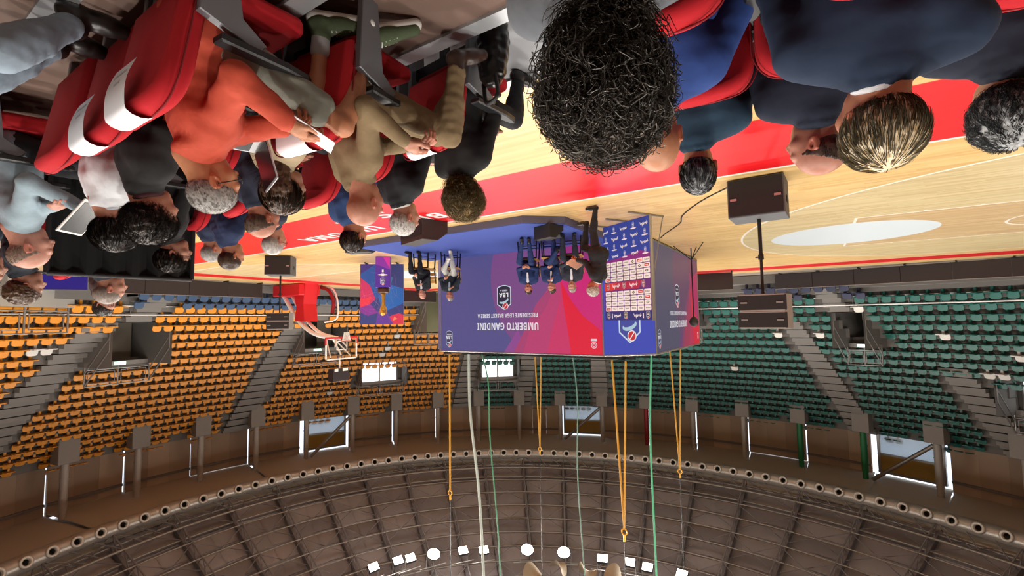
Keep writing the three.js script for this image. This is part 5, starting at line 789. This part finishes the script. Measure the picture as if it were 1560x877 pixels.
seated('person with brown hair in a navy polo shirt', 11.55, 1.46, 5.25, PI + 0.1, P({ near: 0, hair: 'short', hairPal: ['#3a2a1f', '#4c3829'], top: '#1c2b4e', topName: 'shirt', skin: '#b98267', hy: -0.2, wide: 0.165, chair: 'red seat behind the navy polo shirt' }));
seated('person with grey hair in a navy shirt in the first row', 12.27, 1.31, 5.1, PI + 0.1, P({ near: 0, hair: 'crop', hairPal: ['#8d8a87', '#a5a19d'], top: '#1a2743', topName: 'shirt', skin: '#b6846f', chair: 'red seat behind the grey hair in the first row' }));
seated('person with shaved head behind the black partition', 12.15, 1.8, 6.02, PI + 0.15, P({ near: 0, hair: 'crop', hairPal: ['#8b7f76', '#9d9188'], top: '#2a2d33', skin: '#c28e79', floor: 0.75, cp: [12.2, 0.98, 6.2], ct: PI, chair: 'red seat behind the black partition' }));
seated('person in sunglasses with dark hair beyond the shaved head', 14.4, 1.86, 5.42, PI + 0.3, P({ near: 0, hair: 'medium', hairPal: ['#1c1715', '#2b2320'], top: '#4a3a3a', skin: '#c08d78', glasses: 1, hy: 0.6, floor: 0.72, cp: [14.4, 1.0, 5.5], ct: PI, chair: 'red seat under the person in sunglasses' }));
// empty red seats and things lying about
{
  const nearPerson = { near: 1 };
  seated('person in faded grey blue denim at the end of the last row', 9.55, 1.62, 7.62, PI + 0.1, P({ top: '#7d8c99', pants: '#8494a2', skin: '#b98a70', hair: 'short', hairPal: ['#2a211c'], wK: [[9.22, 1.1, 7.22], [9.55, 1.1, 7.22]], wA: [[9.3, 0.84, 7.0], [9.56, 0.84, 7.0]], wT: [[9.28, 0.8, 6.87], [9.56, 0.8, 6.87]] }));
  const lap = thing('laptop', 'open silver laptop with a black screen on a lap beside the hoodie', 'laptop', [9.16, 1.17, 6.4], 0.35);
  mesh('keyboard_deck', [rbox(0.33, 0.016, 0.23, 0.006, 0, 0.008, 0)], mat('#c9ccd0', 0.35, 0.6), lap); mesh('keys', [box(0.27, 0.004, 0.1, 0, 0.018, -0.03)], mat('#3a3c40', 0.6), lap);
  const scr = mesh('screen', [rbox(0.33, 0.22, 0.008, 0.004, 0, 0.125, -0.145, -0.28)], mat('#c0c3c7', 0.35, 0.6), lap); mesh('display', [box(0.31, 0.2, 0.003, 0, 0.126, -0.139, -0.28)], mat('#0e0f12', 0.2), scr);
  const tb = thing('tablet', 'white framed tablet held by the person in pale blue', 'tablet', [10.6, 1.44, 6.62], PI + 0.9); mesh('case', [rbox(0.19, 0.012, 0.26, 0.005, 0, 0, 0, 0.9)], M.white, tb); mesh('display', [box(0.165, 0.003, 0.225, 0, 0.0065, 0.004, 0.9)], mat('#14171a', 0.2), tb);
  const note = thing('note_card', 'white printed card in the hands of the person in the hoodie', 'paper', [8.6, 1.27, 6.33], 0.5); mesh('sheet', [rbox(0.15, 0.003, 0.2, 0.001, 0, 0, 0, 0.5)], M.paper, note);
  const pn = thing('partition', 'black cloth covered partition behind the white shirt', 'partition', [0, 0, 0]); const a = V(11.5, 0, 5.62), b = V(11.63, 0, 6.56);
  const q = []; const nn = 26, zig = (u) => a.clone().lerp(b, u).add(V(0.02 * Math.sin(u * 40) + 0.01 * Math.sin(u * 23), 0, 0)); for (let i = 0; i < nn; i++) { const p0 = zig(i / nn), p1 = zig((i + 1) / nn); q.push([p0.clone().setY(0.45), p1.clone().setY(0.45), p1.clone().setY(1.72), p0.clone().setY(1.72)]); } mesh('drape', quads(q), M.blackCloth, pn); mesh('top_rail', [rod(a.clone().setY(1.72), b.clone().setY(1.72), 0.02, 8)], M.black, pn); for (const p of [a, b]) mesh('post', [rod(p.clone().setY(0.2), p.clone().setY(1.72), 0.02, 8)], M.black, pn);
  const bag = thing('backpack', 'shiny black rucksack hanging behind the first row seat', 'bag', [8.3, 0.2, 5.3], 0.3); mesh('sack', sdfMesh([blob([0, 0.22, 0], [0.12, 0.22, 0.1], 0.05), blob([0, 0.4, 0.01], [0.08, 0.09, 0.07], 0.05)], 0.012, null, 0.012, 12), mat('#0b0b0c', 0.3), bag); mesh('strap', [pipe([[-0.06, 0.44, 0.03], [-0.1, 0.6, 0.05], [-0.02, 0.62, 0.06], [0.06, 0.46, 0.03]], 0.014, 6, 20)], M.black, bag);
}
// ---------------------------------------------------------------- the people on the stage
const Q = (o) => ({ group: PAN, near: 0, cell: 0.019, shoes: '#17130f', floor: 0.164, headScale: 1.08, hands: 'grip', collar: '#e8e8ea', shirt: '#e4e6ec', ...o });
const hAt = (i, dz = 0.1) => [SIT[i][0] + Math.sin(SIT[i][2]) * dz, SIT[i][1] + Math.cos(SIT[i][2]) * dz];
const [h0, h1, h2, h3, h4] = [0, 1, 2, 3, 4].map((i) => hAt(i));
seated('bald person in a dark suit at the stage end holding a microphone', h0[0], 1.36, h0[1], SIT[0][2], Q({ top: '#1c2129', pants: '#14171d', skin: '#c9917a', W: [[-0.08, 0.34, 0.24], [0.1, 0.12, 0.28]] }));
seated('person in a dark jacket and pale grey trousers with white shoes', h1[0], 1.43, h1[1], SIT[1][2], Q({ top: '#1e2a33', pants: '#b9bab4', shoes: '#d9d6cc', shirt: '#a8c4cc', hair: 'short', hairPal: ['#7d7a76', '#99958f'], skin: '#b67c64', lean: 0.2, hy: 0.3, W: [[-0.12, 0.36, 0.24], [0.1, 0.14, 0.28]], K: [[-0.16, 0.5, 0.44], [0.1, 0.54, 0.46]], A: [[-0.1, 0.1, 0.5], [-0.06, 0.3, 0.64]], T: [[-0.12, 0.05, 0.66], [-0.14, 0.28, 0.8]] }));
seated('person in a bright blue suit with one hand on the chin', h2[0], 1.36, h2[1], SIT[2][2], Q({ top: '#1f3566', pants: '#1c3162', hair: 'short', hairPal: ['#2a201b', '#3a2d25'], skin: '#b5785c', lean: 0.1, A: [[-0.14, 0.09, 0.62], [0.02, 0.09, 0.7]], T: [[-0.16, 0.05, 0.78], [0.0, 0.06, 0.86]] }));
seated('person in a bright blue suit with legs crossed in the middle seat', h3[0], 1.36, h3[1], SIT[3][2], Q({ top: '#1d3160', pants: '#1b2f5c', hair: 'short', hairPal: ['#2c221c', '#40332a'], skin: '#c08670', hy: 0.4, W: [[-0.03, 0.4, 0.2], [0.05, 0.16, 0.28]], K: [[-0.1, 0.5, 0.44], [0.0, 0.6, 0.44]], A: [[-0.1, 0.09, 0.46], [-0.2, 0.36, 0.66]], T: [[-0.12, 0.05, 0.62], [-0.3, 0.34, 0.78]] }));
seated('grey haired person in a slate suit with folded hands on the stage', h4[0], 1.36, h4[1], SIT[4][2], Q({ top: '#2c3340', pants: '#242a36', hair: 'short', hairPal: ['#a89f92', '#8d8579'], skin: '#c08a72', hy: 0.2, hp: 0.1 }));
// the person stepping up beside the stage with papers in hand
{
  const H = V(0, 0.92, 0.02), N = V(0.0, 1.39, 0.06), head = V(0.01, 1.54, 0.17), S = [V(-0.19, 1.32, 0.04), V(0.19, 1.32, 0.04)], W = [V(-0.14, 1.0, 0.42), V(0.1, 1.02, 0.43)];
  const E = [0, 1].map((s) => elbow(S[s], W[s], 0.29, 0.26, V(s ? 0.5 : -0.5, -0.9, -0.4))), hip = [V(-0.09, 0.9, 0.02), V(0.09, 0.9, 0.02)];
  const K = [V(-0.1, 0.5, 0.06), V(0.12, 0.74, 0.42)], A = [V(-0.1, 0.1, 0.0), V(0.12, 0.3, 0.36)], T = [V(-0.1, 0.045, 0.16), V(0.12, 0.25, 0.52)];
  figure('person', 'grey haired person in a black suit stepping onto the stage with papers', [10.02, 0, -0.58], 1.75, { H, N, S, E, W, hip, K, A, T, head, hy: 0.1, hp: 0.5 }, Q({ group: undefined, cell: 0.017, top: '#17181c', pants: '#1a1b20', hair: 'wavy', hairPal: ['#b4aca2', '#938b82', '#cbc4bb'], skin: '#a8583e', shirt: undefined, hem: 1 }));
  const pp2 = thing('paper_sheets', 'white sheets of paper held by the person stepping onto the stage', 'paper', [10.02 + Math.sin(1.75) * 0.56, 1.0, -0.58 + Math.cos(1.75) * 0.56], 1.75); mesh('sheet', [box(0.24, 0.004, 0.32, 0.04, 0.03, 0.02, 0.5, 0.1, -0.75), box(0.24, 0.004, 0.32, 0.06, 0.02, 0.04, 0.42, 0.2, -0.7)], M.paper, pp2);
}
renderer.render(scene, camera);
